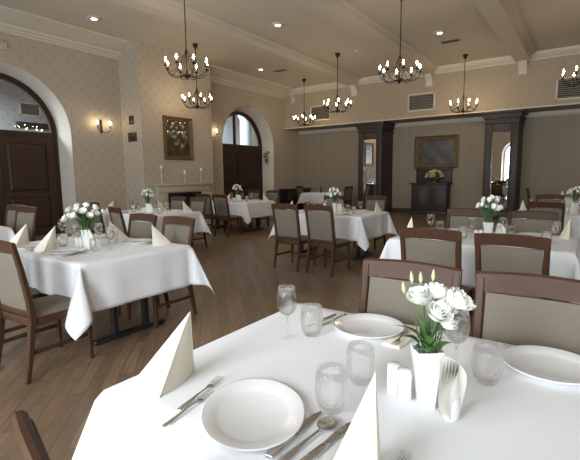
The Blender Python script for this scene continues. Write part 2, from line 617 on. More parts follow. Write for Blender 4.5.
# ceiling beams with corbels
for bx in (-7.27, -4.54, -1.81, 0.92):
    bm_ = MB()
    sec = [(-0.34, ZC + 0.02), (-0.30, ZC - 0.05), (-0.21, ZC - 0.08), (-0.19, ZC - 0.20), (0.19, ZC - 0.20), (0.21, ZC - 0.08), (0.30, ZC - 0.05), (0.34, ZC + 0.02)]
    n = len(sec)
    bm_.add([(bx + x, y, z) for y in (REAR_Y, YU) for x, z in sec],
            [(i, (i + 1) % n, n + (i + 1) % n, n + i) for i in range(n)] + [tuple(range(n)), tuple(range(n, 2 * n))])
    o = struct(bm_.build('ceiling_beam', CEIL))
    cb = MB()
    w = 0.11
    prof = [(0.0, 4.30), (0.05, 4.30), (0.07, 4.36), (0.06, 4.42), (0.10, 4.50), (0.16, 4.56), (0.20, 4.60), (0.20, 4.66), (0, 4.66)]
    n = len(prof)
    cb.add([(bx + sx * w, YU - p, z) for sx in (-1, 1) for p, z in prof], [(i, (i + 1) % n, n + (i + 1) % n, n + i) for i in range(n)] + [tuple(range(n)), tuple(range(n, 2 * n))])
    struct(cb.build('beam_corbel', TRIM, o))
# baseboards
for i, (x0, y0, x1, y1, nm) in enumerate([(XL, -1.6, XL + 0.02, D1[0] - D1[1], 'left'), (XL, D1[0] + D1[1], XL + 0.02, BY0, 'left'), (XL, BY1, XL + 0.02, D2[0] - D2[1], 'left'),
                                         (XL, D2[0] + D2[1], XL + 0.02, YB, 'left'), (XL, YB - 0.02, XR, YB, 'back'), (XL, REAR_Y, XR, REAR_Y + 0.02, 'rear')]):
    struct(MB().box(x0, y0, 0, x1, y1, 0.14).build('baseboard_' + nm, EBONY))


# ------------------------------------------------------------------ arched doors
def arch_ring(mb, yc, zs, r0, r1, x0, x1, z0=0.0, n=36):
    """rectangular-section frame following jambs and arch"""
    def outline(r):
        return [(yc - r, z0)] + [(yc + r * math.cos(PI - PI * i / n), zs + r * math.sin(PI - PI * i / n)) for i in range(n + 1)] + [(yc + r, z0)]
    a, b = outline(r0), outline(r1)
    for i in range(len(a) - 1):
        (p, q), (s, t) = a[i], a[i + 1]
        (p2, q2), (s2, t2) = b[i], b[i + 1]
        mb.add([(x1, p, q), (x1, s, t), (x1, s2, t2), (x1, p2, q2), (x0, p, q), (x0, s, t), (x0, s2, t2), (x0, p2, q2)],
               [(0, 1, 2, 3), (4, 7, 6, 5), (0, 4, 5, 1), (3, 2, 6, 7)])
    return mb


def arched_door(num, spec, mull):
    yc, R, zs, _, r = spec
    xd = XL - DEP
    fr = MB()
    arch_ring(fr, yc, zs, r, r - 0.055, xd - 0.06, xd + 0.05)
    arch_ring(fr, yc, zs, r - 0.055, r - 0.12, xd - 0.06, xd + 0.02)
    root = struct(fr.build('door_%d' % num, DOORWOOD))
    tr = MB().box(xd - 0.06, yc - r + 0.1, zs - 0.06, xd + 0.03, yc + r - 0.1, zs + 0.06)
    tr.box(xd - 0.02, yc - r + 0.1, zs - 0.02, xd + 0.05, yc + r - 0.1, zs + 0.02)
    tr.build('transom', DOORWOOD, root)
    if mull:
        MB().box(xd - 0.05, yc - 0.31, zs + 0.05, xd + 0.02, yc - 0.23, zs + r - 0.13).build('mullion', DOORWOOD, root)
    g = MB()
    ri = r - 0.11
    pts = [(xd - 0.03, yc + ri * math.cos(PI * i / 32), zs + 0.04 + (ri - 0.04) * math.sin(PI * i / 32)) for i in range(33)]
    g.add(pts, [tuple(range(33))])
    g.build('fanlight_pane', PANE, root)
    for s in (-1, 1):
        y0, y1 = (yc - r + 0.12, yc - 0.008) if s < 0 else (yc + 0.008, yc + r - 0.12)
        lf = MB().box(xd - 0.05, y0, 0.01, xd - 0.01, y1, zs - 0.06)
        zr = [(0.18, 0.78), (0.98, zs - 0.22)]
        lo = None
        # stiles and rails
        st = 0.15
        lf.box(xd - 0.02, y0, 0.01, xd + 0.015, y0 + st, zs - 0.06).box(xd - 0.02, y1 - st, 0.01, xd + 0.015, y1, zs - 0.06)
        for z0, z1 in ((0.01, 0.2), (0.95, 1.10), (zs - 0.22, zs - 0.06)):
            lf.box(xd - 0.02, y0 + st, z0, xd + 0.015, y1 - st, z1)
        lo = lf.build('leaf', DOORWOOD, root)
        for z0, z1 in ((0.2, 0.95), (1.10, zs - 0.22)):
            ya, yb = y0 + st, y1 - st
            pn = MB()
            pn.add([(xd - 0.012, ya + 0.01, z0 + 0.01), (xd - 0.012, yb - 0.01, z0 + 0.01), (xd - 0.012, yb - 0.01, z1 - 0.01), (xd - 0.012, ya + 0.01, z1 - 0.01),
                    (xd + 0.012, ya + 0.06, z0 + 0.06), (xd + 0.012, yb - 0.06, z0 + 0.06), (xd + 0.012, yb - 0.06, z1 - 0.06), (xd + 0.012, ya + 0.06, z1 - 0.06)],
                   [(4, 5, 6, 7), (0, 1, 5, 4), (1, 2, 6, 5), (2, 3, 7, 6), (3, 0, 4, 7)])
            pn.build('panel', DOORWOOD, lo)
        hd = MB().tube([(xd + 0.015, yc + s * 0.07, 1.05), (xd + 0.06, yc + s * 0.07, 1.05), (xd + 0.06, yc + s * 0.18, 1.05)], 0.01)
        hd.build('handle', GILT, lo)
    return root


arched_door(1, D1, False)
arched_door(2, D2, True)

# ------------------------------------------------------------------ rear windows
for i, wx in enumerate(WINDOWS):
    y = REAR_Y - 0.28
    fr = MB()
    n = 24
    r = WIN_W / 2
    prof = [(wx - r, WIN_SILL)] + [(wx + r * math.cos(PI - PI * j / n), WIN_SPRING + r * math.sin(PI - PI * j / n)) for j in range(n + 1)] + [(wx + r, WIN_SILL)]
    inn = [(wx - r + 0.07, WIN_SILL + 0.07)] + [(wx + (r - 0.07) * math.cos(PI - PI * j / n), WIN_SPRING + (r - 0.07) * math.sin(PI - PI * j / n)) for j in range(n + 1)] + [(wx + r - 0.07, WIN_SILL + 0.07)]
    for a in range(len(prof)):
        b = (a + 1) % len(prof)
        fr.add([(prof[a][0], y + 0.04, prof[a][1]), (prof[b][0], y + 0.04, prof[b][1]), (inn[b][0], y + 0.04, inn[b][1]), (inn[a][0], y + 0.04, inn[a][1]),
                (prof[a][0], y - 0.04, prof[a][1]), (prof[b][0], y - 0.04, prof[b][1]), (inn[b][0], y - 0.04, inn[b][1]), (inn[a][0], y - 0.04, inn[a][1])],
               [(0, 1, 2, 3), (4, 7, 6, 5), (3, 2, 6, 7), (0, 4, 5, 1)])
    wo = struct(fr.build('window_%d' % (i + 1), PLASTER))
    MB().box(wx - 0.03, y - 0.03, WIN_SILL + 0.05, wx + 0.03, y + 0.03, WIN_SPRING + r - 0.05).box(wx - r + 0.05, y - 0.03, WIN_SPRING - 0.03, wx + r - 0.05, y + 0.03, WIN_SPRING + 0.03).build('glazing_bar', PLASTER, wo)
    MB().add([(p[0], y, p[1]) for p in inn], [tuple(range(len(inn)))]).build('pane', PANE, wo)
    MB().box(wx - r - 0.02, REAR_Y - 0.3, WIN_SILL - 0.05, wx + r + 0.02, REAR_Y + 0.06, WIN_SILL + 0.0).build('sill', PLASTER, wo)


# ------------------------------------------------------------------ chairs
def make_chair():
    t = thing('dining_chair', 'x', 'chair')
    # rear posts run from foot to top rail, raked backwards
    for s in (-1, 1):
        p = MB().post([(s * .215, -.285, 0, .030, .034), (s * .212, -.245, .22, .036, .042), (s * .208, -.215, .43, .040, .048), (s * .210, -.222, .56, .040, .044),
                       (s * .214, -.262, .80, .038, .036), (s * .218, -.300, .975, .036, .030)])
        p.build('rear_leg', WALNUT, t)
        f = MB().post([(s * .212, .205, 0, .028, .028), (s * .210, .200, .30, .040, .040), (s * .208, .196, .44, .044, .044)])
        f.build('leg', WALNUT, t)
        MB().cbox(s * .208 - .011, -.235, .185, s * .208 + .011, .200, .215, .004).build('side_stretcher', WALNUT, t)

    def yb(z):      # depth of the raked back at height z
        return -.215 - (max(0, z - .5) / .475) ** 1.25 * .085

    rings = []
    for i in range(9):
        x = -.236 + .472 * i / 8
        w = (x / .236)
        zc = .955 + .012 * (1 - w * w)
        yo = -.012 * (1 - w * w)
        h, d = .042, .013
        rings.append([(x, yb(.955 + q) + yo + p, zc + q) for p, q in ((-d, -h), (-d, h - .008), (-d + .008, h), (d - .008, h), (d, h - .008), (d, -h))])
    MB().loft(rings, False).build('top_rail', WALNUT, t)
    # upholstered back panel
    pn = MB()
    nz, nx = 10, 8
    def face(sgn):
        def fn(u, v):
            x = -.192 + .384 * u
            z = .50 + .415 * v
            e = min(1, 6 * min(u, 1 - u)) * min(1, 8 * min(v, 1 - v))
            return (x, yb(z) + sgn * (.008 + .012 * e) - .008 * (1 - (2 * u - 1) ** 2), z)
        return fn
    pn.grid(nx, nz, face(1)).grid(nx, nz, face(-1))
    for u in (0, 1):
        pn.grid(1, nz, lambda a, v, u=u: (-.192 + .384 * u, yb(.50 + .415 * v) + (a * 2 - 1) * .008, .50 + .415 * v))
    for v in (0, 1):
        pn.grid(nx, 1, lambda u, a, v=v: (-.192 + .384 * u, yb(.50 + .415 * v) + (a * 2 - 1) * .008 - .008 * (1 - (2 * u - 1) ** 2), .50 + .415 * v))
    pn.build('back_panel', FABRIC, t)
    MB().cbox(-.19, -.228, .455, .19, -.203, .50, .005).build('back_rail', WALNUT, t)
    ap = MB().cbox(-.205, .180, .385, .205, .208, .445, .004).cbox(-.205, -.225, .385, .205, -.197, .445, .004)
    for s in (-1, 1):
        ap.cbox(s * .205 - .014, -.22, .385, s * .205 + .014, .20, .445, .004)
    ap.build('apron', WALNUT, t)
    st = MB()
    def seat(u, v):
        x, y = -.222 + .444 * u, -.205 + .435 * v
        e = min(1, (7 * min(u, 1 - u)) ** .6) * min(1, (7 * min(v, 1 - v)) ** .6)
        return (x * (.95 + .05 * v), y, .447 + .030 * e + .008 * math.sin(PI * u) * math.sin(PI * v))
    st.grid(14, 14, seat).grid(1, 1, lambda u, v: (-.222 + .444 * u, -.205 + .435 * v, .445), False)
    st.build('seat', FABRIC, t)
    return t


def chair(x, y, rz, label, group):
    """(x, y) is where the top of the back stands"""
    a = math.radians(rz)
    ox, oy = 0, -.30
    return place('chair', make_chair, (x - (math.cos(a) * ox - math.sin(a) * oy), y - (math.sin(a) * ox + math.cos(a) * oy), 0), a, label, group)


# ------------------------------------------------------------------ tables and cloths
TZ = .755


def make_table_of(L, W):
    t = thing('dining_table', 'x', 'table')
    MB().cbox(-L / 2 + .008, -W / 2 + .008, .715, L / 2 - .008, W / 2 - .008, .747, .004).build('tabletop', WALNUT, t)
    for s in (-1, 1):
        x = s * (L / 2 - .22)
        p = MB().cbox(x - .035, -.36, 0, x + .035, .36, .035, .008)
        for q in (-.16, .16):
            p.cbox(x - .03, q - .022, .03, x + .03, q + .022, .70, .004)
        p.cbox(x - .035, -.34, .69, x + .035, .34, .715, .004)
        p.build('pedestal', STEEL, t)
    return t


def cloth_mesh(L, W, dl, dr, dn, df, seed, lift=(1, 1)):
    """cloth over a table centred at the origin; overhang left, right, near (-y), far (+y)"""
    rnd = random.Random(seed)
    ph = [rnd.random() * 6 for _ in range(8)]
    xs = [-L / 2 - dl * (1 - i / 14) for i in range(14)] + [-L / 2 + L * i / 26 for i in range(27)] + [L / 2 + dr * (i + 1) / 14 for i in range(14)]
    ys = [-W / 2 - dn * (1 - i / 14) for i in range(14)] + [-W / 2 + W * i / 20 for i in range(21)] + [W / 2 + df * (i + 1) / 14 for i in range(14)]
    zt = TZ + .004

    def ripple(u, k, d):
        return (.5 + .5 * math.sin(u * 17 + ph[k])) * (.5 + .5 * math.sin(u * 7.3 + ph[k + 4])) * .030 * min(1, d / .3)

    def pos(x, y):
        ex = max(0, abs(x) - L / 2)
        ey = max(0, abs(y) - W / 2)
        sx, sy = (1 if x > 0 else -1), (1 if y > 0 else -1)
        if ex == 0 and ey == 0:
            return (x, y, zt)
        rr = .012
        def drop(e):          # rounded table edge
            if e < rr * PI / 2:
                a = e / rr
                return rr * math.sin(a), -rr * (1 - math.cos(a))
            return rr, -rr - (e - rr * PI / 2)
        if ey == 0:
            o, dz = drop(ex)
            edge = min(1, (W / 2 - abs(y)) / .18)
            return (sx * (L / 2 + o + ripple(y, 0 if sx > 0 else 1, ex) * edge), y, zt + dz)
        if ex == 0:
            edge = min(1, (L / 2 - abs(x)) / .18)
            e2 = min(1, max(0, (L / 2 - abs(x)) / .10))
            ey *= 1 - (1 - lift[0 if y < 0 else 1]) * e2 * e2 * (3 - 2 * e2)
            o, dz = drop(ey)
            return (x, sy * (W / 2 + o + ripple(x, 2 if sy > 0 else 3, ey) * edge), zt + dz)
        r = math.hypot(ex, ey)
        th = math.atan2(ey, ex)
        phi = math.radians(23) * math.sin(2 * th) ** .75
        o, dz = drop(r)
        ang = th + .35 * math.sin(4 * th) * min(1, r / .3) * (1 if sx * sy > 0 else -1)
        h = r * math.sin(phi)
        return (sx * (L / 2 + o * math.cos(th) + h * math.cos(ang)), sy * (W / 2 + o * math.sin(th) + h * math.sin(ang)), zt + dz * math.cos(phi))

    m = MB()
    nx, ny = len(xs), len(ys)
    vs = [pos(x, y) for x in xs for y in ys]
    m.add(vs, [(i * ny + j, (i + 1) * ny + j, (i + 1) * ny + j + 1, i * ny + j + 1) for i in range(nx - 1) for j in range(ny - 1)], True)
    return m


# ------------------------------------------------------------------ tableware
def make_plate():
    t = MB().lathe([(.0, .004), (.085, .003), (.09, 0), (.096, .0), (.098, .005), (.148, .019), (.150, .021), (.149, .0235), (.145, .0235), (.108, .0115), (.098, .0075), (0, .0075)], 56)
    return tag(t.build('dinner_plate', CHINA), 'x', 'plate')


def make_wine():
    t = thing('wine_glass', 'x', 'glass')
    MB().lathe([(0, 0), (.034, 0), (.0345, .002), (.02, .005), (.006, .010), (.0042, .03), (.0042, .085), (.008, .094), (0, .096)], 28).build('stem', GLASS, t)
    MB().shell([(.002, .094), (.013, .096), (.028, .108), (.039, .130), (.0415, .150), (.039, .180), (.034, .214), (.0325, .2145), (.0375, .180), (.040, .150), (.0375, .131), (.026, .109), (.010, .099), (.001, .098)], 32).build('bowl', GLASS, t)
    return t


def make_tumbler():
    t = MB().shell([(0.001, .002), (.028, 0), (.033, .004), (.044, .034), (.0475, .06), (.0455, .095), (.041, .126), (.0395, .1265), (.0435, .095), (.0455, .06), (.042, .036), (.031, .013), (.001, .010)], 32)
    return tag(t.build('water_tumbler', GLASS), 'x', 'glass')


def ribbon(mb, secs, th, cup=0):
    """flat handle / blade: secs = (y, half width, z centre)"""
    rings = []
    for y, w, z in secs:
        rings.append([(-w, y, z), (-w * .7, y, z + th * .6 + cup), (w * .7, y, z + th * .6 + cup), (w, y, z), (w * .7, y, z - th * .4 + cup), (-w * .7, y, z - th * .4 + cup)])
    return mb.loft(rings, True)


HANDLE = [(-.105, .004, .004), (-.102, .0085, .004), (-.085, .0092, .005), (-.05, .006, .007), (-.01, .0036, .008), (.01, .0032, .008)]


def make_fork():
    m = ribbon(MB(), HANDLE + [(.025, .004, .008), (.035, .010, .006), (.042, .0125, .005), (.048, .0130, .006)], .003)
    for i in range(4):
        x = -.0114 + .0076 * i
        m.tube([(x, .046, .006), (x, .072, .008), (x * .95, .100, .012)], [.0017, .0014, .0009], 6)
    return tag(m.build('dinner_fork', SILVER), 'x', 'fork')


def make_knife():
    t = thing('table_knife', 'x', 'knife')
    ribbon(MB(), [(-.11, .006, .005), (-.105, .009, .005), (-.06, .0085, .005), (-.02, .0065, .005), (.0, .006, .005)], .007).build('handle', SILVER, t)
    m = MB()
    out = [(-.006, .0), (-.008, .02), (-.0085, .06), (-.007, .095), (-.001, .118), (.004, .108), (.006, .06), (.006, .0)]
    m.prism(out, .0035, .0055)
    m.build('blade', SILVER, t)
    return t


def make_spoon():
    m = ribbon(MB(), HANDLE + [(.03, .0035, .008), (.036, .005, .007)], .003)
    def bowl(off):
        def fn(u, v):
            a = 2 * PI * v
            r = u
            x = .0195 * r * math.cos(a)
            y = .066 + .031 * r * math.sin(a)
            return (x, y, .0015 + off + .0085 * r * r)
        return fn
    m.grid(6, 24, bowl(0)).grid(6, 24, bowl(.0016))
    m.grid(1, 24, lambda u, v: (.0195 * math.cos(2 * PI * v), .066 + .031 * math.sin(2 * PI * v), .010 + .0016 * u))
    return tag(m.build('soup_spoon', SILVER), 'x', 'spoon')


def make_napkin():
    """napkin folded into a standing peak: upright back edge, two bulging faces meeting in a sloping ridge"""
    m = MB()
    H = .213
    A, B, C = Vector((0, 0, .0005)), Vector((.068, -.178, .0005)), Vector((-.055, -.205, .0005))
    top = Vector((0, -.004, H))

    def face(P, Q, bulge, th):
        n = (Q - P).cross(Vector((0, 0, 1))).normalized()

        def fn(u, v):
            base = P.lerp(Q, u) + n * bulge * math.sin(PI * u)
            p = base.lerp(top, v)
            return p + n * th
        return fn
    for P, Q, bu in ((A, B, -.016), (B, C, -.010), (C, A, -.012)):
        m.grid(12, 12, face(P, Q, bu, 0))
    # the loose second fold lying just inside the ridge
    m.grid(10, 10, face(B + Vector((.004, .010, 0)), C + Vector((.03, .004, 0)), -.014, -.0025))
    m.tube([A + Vector((0, .001, 0)), top], .0016, 6).tube([B, top], .0014, 6)
    return tag(m.build('folded_napkin', NAPKIN, fix=False), 'x', 'napkin')


def make_flat_napkin():
    m = MB()
    for i, (w, l) in enumerate(((.075, .12), (.073, .118), (.070, .116))):
        m.cbox(-w / 2, -l, i * .003, w / 2, l * .85, i * .003 + .0028, .0008)
    return tag(m.build('flat_napkin', NAPKIN), 'x', 'napkin')


def make_vase():
    m = MB()
    rings = []
    for z, w, tw in ((0, .024, 0), (.006, .0245, 0), (.08, .030, 6), (.170, .039, 12), (.1705, .0365, 12), (.03, .023, 3)):
        a = math.radians(tw)
        r = []
        for j in range(16):
            q = 2 * PI * j / 16
            d = 1 / max(abs(math.cos(q)), abs(math.sin(q))) ** .82
            r.append((w * d * math.cos(q + a), w * d * math.sin(q + a), z))
        rings.append(r)
    m.loft(rings, False)
    return tag(m.build('square_vase', CHINA), 'x', 'vase')


def make_cruet():
    t = thing('cruet_shaker', 'x', 'shaker')
    MB().lathe([(0, 0), (.019, 0), (.0205, .003), (.0195, .042), (.0205, .076), (.019, .080), (0, .080)], 24).build('body', CHINA, t)
    MB().lathe([(.0185, .080), (.020, .082), (.0195, .088), (.014, .093), (0, .094)], 24).build('cap', PLASTIC, t)
    return t


def make_holder():
    """narrow china holder with a fan of white paper napkins"""
    t = thing('napkin_holder', 'x', 'napkin holder')
    rings = []
    for z, a, b in ((0, .024, .018), (.004, .027, .021), (.035, .031, .022), (.060, .030, .019), (.061, .027, .016), (.01, .022, .015)):
        rings.append([(a * math.cos(2 * PI * j / 24), b * math.sin(2 * PI * j / 24), z) for j in range(24)])
    MB().loft(rings, True).build('cup', CHINA, t)
    m = MB()
    for k in range(6):
        y0 = -.0125 + .005 * k
        for off in (0, .0018):
            m.grid(14, 10, lambda u, v, k=k, y0=y0, off=off: ((-.040 + .080 * u) * (.62 + .62 * math.sin(PI * min(1, v * .78 + .05)) * .75), y0 * (1 + .5 * v) + off + .005 * math.sin(u * 8 + k * .5 + v * 3) * v, .010 + .148 * v * (1 - .30 * (2 * u - 1) ** 2) + .002 * k * v))
    m.build('paper_napkins', WHITEPAPER, t)
    return t


def petal_ring(mb, c, up, n, r0, r1, h0, h1, rot, cup, seed):
    rnd = random.Random(seed)
    up = up.normalized()
    a = up.orthogonal().normalized()
    b = up.cross(a)
    for i in range(n):
        th0 = rot + 2 * PI * i / n + rnd.uniform(-.15, .15)
        sp = 2 * PI / n * .72
        rr, hh = r1 * rnd.uniform(.9, 1.1), h1 * rnd.uniform(.85, 1.1)
        def fn(u, v):
            th = th0 + (u - .5) * 2 * sp * (.45 + .55 * math.sin(PI * min(1, v * .62 + .12)))
            e = 1 - (2 * u - 1) ** 2
            rad = r0 + (rr - r0) * (v ** cup) * (.93 + .07 * e)
            hgt = h0 + (hh - h0) * v * (.82 + .18 * e) + .10 * rr * math.sin(u * 11 + i) * v * v
            return c + (a * math.cos(th) + b * math.sin(th)) * rad + up * hgt
        mb.grid(6, 5, fn)


def bloom(c, up, R, seed, parent, material, detail=True):
    m = MB()
    petal_ring(m, c, up, 5, .12 * R, .98 * R, -.62 * R, .30 * R, seed, .55, seed)
    petal_ring(m, c, up, 5, .10 * R, .80 * R, -.55 * R, .52 * R, seed + .6, .5, seed + 1)
    if detail:
        petal_ring(m, c, up, 5, .08 * R, .58 * R, -.45 * R, .62 * R, seed + .2, .45, seed + 2)
        petal_ring(m, c, up, 4, .05 * R, .36 * R, -.3 * R, .66 * R, seed + .9, .4, seed + 3)
        petal_ring(m, c, up, 3, .02 * R, .16 * R, -.2 * R, .64 * R, seed + .4, .4, seed + 4)
    return m.build('bloom', material, parent, fix=False)


def leaf_mesh(mb, base, tip, w, bend, side):
    base, tip = Vector(base), Vector(tip)
    d = tip - base
    s = d.cross(Vector((0, 0, 1)))
    s = s.normalized() if s.length > 1e-4 else Vector((1, 0, 0))
    nrm = s.cross(d).normalized()
    def fn(u, v):
        ww = w * math.sin(PI * v ** .8) * (1 - .25 * v)
        return base + d * v + s * (u - .5) * 2 * ww + nrm * (bend * math.sin(PI * v) + .25 * ww * abs(2 * u - 1))
    mb.grid(4, 8, fn)


def bouquet(root, heads, rim, buds, leaves, R, detail=True, petal=None):
    """heads: (x, y, z, scale) blooms above a vase whose mouth is at height rim; parts parented to root"""
    for i, (x, y, z, s) in enumerate(heads):
        top = Vector((x, y, z))
        foot = Vector((x * .12, y * .12, rim * .35))
        mid = Vector((x * .42, y * .42, rim + (z - rim) * .35))
        st = MB().tube([foot, (foot + mid) / 2 + Vector((0, 0, .005)), mid, (mid + top) / 2 + Vector((x * .08, y * .08, 0)), top - Vector((0, 0, R * s * .3))], .0019 if detail else .003, 6)
        st.build('stem', LEAF, root)
        upv = Vector((x * 2.0, y * 2.0 - .05, .17)) if detail else Vector((x * 1.4, y * 1.4, .2))
        bloom(top, upv, R * s, i * 1.7 + .3, root, petal or PETAL, detail)
    for x, y, z in buds:
        top = Vector((x, y, z))
        b = MB().tube([Vector((x * .1, y * .1, rim * .5)), Vector((x * .5, y * .5, rim + (z - rim) * .45)), top], .0014 if detail else .0022, 6)
        b.build('stem', LEAF, root)
        MB().tube([top - Vector((0, 0, .004)), top + Vector((x * .03, y * .03, .008)), top + Vector((x * .06, y * .06, .020)), top + Vector((x * .08, y * .08, .032))], [.002, .006, .005, .001], 8).build('bud', BUD, root)
    lf = MB()
    for a, b, w, bend in leaves:
        leaf_mesh(lf, a, b, w, bend, 1)
    lf.build('leaves', LEAF, root, fix=False)
    return root


def make_small_bouquet():
    t = thing('flower_bouquet', 'x', 'flowers')
    rnd = random.Random(11)
    heads = []
    for i in range(15):
        a = i * 2.4
        r = .035 + .15 * math.sqrt((i + .5) / 15)
        z = .42 - .75 * (r - .03) ** 2 / .15 - rnd.uniform(0, .055)
        heads.append((r * math.cos(a), r * math.sin(a), z, rnd.uniform(.85, 1.15)))
    leaves = []
    for i in range(60):
        a = i * 2.1
        r = rnd.uniform(.05, .15)
        z = .17 + rnd.uniform(0, .17)
        leaves.append(((r * .3 * math.cos(a), r * .3 * math.sin(a), z - .02), (r * math.cos(a + .3), r * math.sin(a + .3), z + .06), .014, .012))
    return bouquet(t, heads, .17, [], leaves, .036, False)


# ------------------------------------------------------------------ laying a table
def lay(cx, cy, where, seats, centre=True, cutlery=True, flowers='slim'):
    """seats: list of (dx, side, phrase, items); side -1 near diner, +1 far diner. Positions are table-relative."""
    g = where
    for dx, side, yoff, phrase, items in seats:
        rz = 0 if side < 0 else PI
        c, s = math.cos(rz), math.sin(rz)
        py = cy + yoff

        def at(lx, ly, z=TZ + .006):
            return (cx + dx + c * lx - s * ly, py + s * lx + c * ly, z)
        who = phrase
        if 'p' in items:
            place('plate', make_plate, at(0, 0), 0, 'white dinner plate at the %s' % who, 'dinner plates')
        if 'n' in items:
            place('napkin', make_napkin, at(-.33, .08), rz + .12, 'standing ivory napkin peak at the %s' % who, 'standing folded napkins')
        if 'f' in items:
            place('fork', make_fork, at(-.195, -.03), rz + .17, 'steel fork beside the plate at the %s' % who, 'forks')
        if 'k' in items:
            place('knife', make_knife, at(.175, -.02), rz - .05, 'steel knife beside the plate at the %s' % who, 'knives')
        if 's' in items:
            place('spoon', make_spoon, at(.205, -.02), rz - .05, 'steel spoon beside the plate at the %s' % who, 'spoons')
        if 't' in items:
            place('tumbler', make_tumbler, at(.17, .17), 0, 'clear water tumbler at the %s' % who, 'water tumblers')
        if 'w' in items:
            place('wine', make_wine, at(.235, .28), 0, 'clear stemmed wine glass at the %s' % who, 'wine glasses')
    if centre:
        place('vase', make_vase, (cx + .05, cy - .06, TZ + .005), .5, 'square white china vase of flowers on the %s' % g, 'square white vases')
        if flowers:
            fo = place('flowers', make_small_bouquet, (cx + .05, cy - .06, TZ + .012), cx, 'bouquet of small white flowers in the vase on the %s' % g, 'table bouquets')
            if flowers == 'slim':
                fo.scale = (.68, .68, 1.06)
            else:
                fo.scale = (1, 1, 1)
        place('holder', make_holder, (cx + .17, cy - .1, TZ + .006), .9, 'white holder with fanned paper napkins on the %s' % g, 'napkin holders')
        place('cruet', make_cruet, (cx - .05, cy - .1, TZ + .006), 0, 'left one of two white shakers on the %s' % g, 'salt and pepper shakers')
        place('cruet', make_cruet, (cx - .01, cy - .085, TZ + .006), 0, 'right one of two white shakers on the %s' % g, 'salt and pepper shakers')


TABLES = {}


def table(cx, cy, where, seed, L=1.6, W=1.09, dl=.40, dr=.40, dn=.40, df=.40, lift=(1, 1)):
    key = 'table%.2f' % L
    place(key, lambda: make_table_of(L, W), (cx, cy, 0), 0, 'black steel pedestal table under the cloth of the %s' % where, 'dining tables')
    o = cloth_mesh(L, W, dl, dr, dn, df, seed, lift).build('tablecloth', CLOTH)
    o.location = (cx, cy, 0)
    md = o.modifiers.new('thickness', 'SOLIDIFY')
    md.thickness = .0022
    md.offset = 1
    tag(o, 'white linen tablecloth draped over the %s' % where, 'tablecloth', 'white tablecloths')
    return o


# front table ----------------------------------------------------------------
F = 'front table'
table(-.40, 1.235, F + ' nearest the camera', 1, lift=(.6, .6))
G = 'chairs'
chair(-.675, 1.95, 180, 'walnut chair with beige back across the front table, behind the far left plate', G)
chair(-.14, 1.95, 180, 'walnut chair with beige back across the front table, behind the bouquet', G)
chair(-.60, .266, -12, 'chair cut off at the bottom left corner, only its bright back showing', G)
op = place('plate', make_plate, (-.718, .838, TZ + .006), math.radians(40), 'large white oval plate nearest the camera on the front table', 'dinner plates')
op.scale = (.95, 1.2, 1)
place('plate', make_plate, (-.735, 1.625, TZ + .006), .4, 'white dinner plate at the far left of the front table beside the tumbler and knives', 'dinner plates')
place('plate', make_plate, (-.07, 1.62, TZ + .006), .8, 'white dinner plate at the right of the front table beyond the tumbler', 'dinner plates')
place('napkin', make_napkin, (-1.062, .934, TZ + .006), -.15, 'tall ivory napkin peak at the near left corner of the front table', 'standing folded napkins')
place('napkin', make_napkin, (-.372, .868, TZ + .006), .05, 'tall ivory napkin peak at the bottom centre beside the spoon and knives', 'standing folded napkins')
place('flat_napkin', make_flat_napkin, (-.575, 1.60, TZ + .006), PI - .1, 'flat folded ivory napkin under the fork beside the far left plate of the front table', 'flat napkins')
place('fork', make_fork, (-.928, .845, TZ + .006), .16, 'longer outer steel fork left of the nearest plate', 'forks')
place('fork', make_fork, (-.893, .765, TZ + .006), .12, 'inner steel fork close to the nearest plate, set lower', 'forks')
place('knife', make_knife, (-.573, .835, TZ + .006), -.02, 'steel knife touching the right rim of the nearest plate', 'knives').scale = (1.5, 1.05, 1.2)
place('spoon', make_spoon, (-.530, .835, TZ + .006), -.10, 'steel soup spoon between two knives right of the nearest plate', 'spoons').scale = (1.3, 1.12, 1.2)
place('knife', make_knife, (-.485, .845, TZ + .006), -.10, 'steel knife between the soup spoon and the ivory napkin peak', 'knives').scale = (1.5, 1.05, 1.2)
place('knife', make_knife, (-.955, 1.60, TZ + .006), PI - .12, 'outer steel knife left of the far left plate, under the tumbler', 'knives')
place('knife', make_knife, (-.915, 1.63, TZ + .006), PI - .12, 'inner steel knife closest to the far left plate of the front table', 'knives')
place('fork', make_fork, (-.575, 1.575, TZ + .016), PI + .10, 'steel fork lying on the flat napkin behind the vase', 'forks')
place('fork', make_fork, (-.305, .815, TZ + .006), .05, 'fork at the bottom edge right of the centre napkin, only its tines showing', 'forks')
place('tumbler', make_tumbler, (-.555, .985, TZ + .006), 0, 'clear water tumbler behind the soup spoon on the front table', 'water tumblers')
place('tumbler', make_tumbler, (-.905, 1.44, TZ + .006), 0, 'clear water tumbler beside the far left plate of the front table', 'water tumblers')
place('tumbler', make_tumbler, (-.228, 1.405, TZ + .006), 0, 'clear water tumbler beside the right plate of the front table', 'water tumblers')
place('tumbler', make_tumbler, (-.560, 1.18, TZ + .006), 0, 'clear tumbler just behind the tip of the centre napkin on the front table', 'water tumblers')
place('wine', make_wine, (-.975, 1.362, TZ + .006), 0, 'clear wine glass at the far left edge of the front table', 'wine glasses')
place('wine', make_wine, (-.331, 1.44, TZ + .006), 0, 'clear wine glass behind the bouquet on the front table', 'wine glasses')
place('cruet', make_cruet, (-.449, 1.180, TZ + .006), 0, 'left one of two white shakers on the front table', 'salt and pepper shakers')
place('cruet', make_cruet, (-.408, 1.163, TZ + .006), 0, 'right one of two white shakers on the front table, against the vase', 'salt and pepper shakers')
place('vase', make_vase, (-.347, 1.165, TZ + .005), .45, 'square tapering white china vase with large white blooms on the front table', 'square white vases')
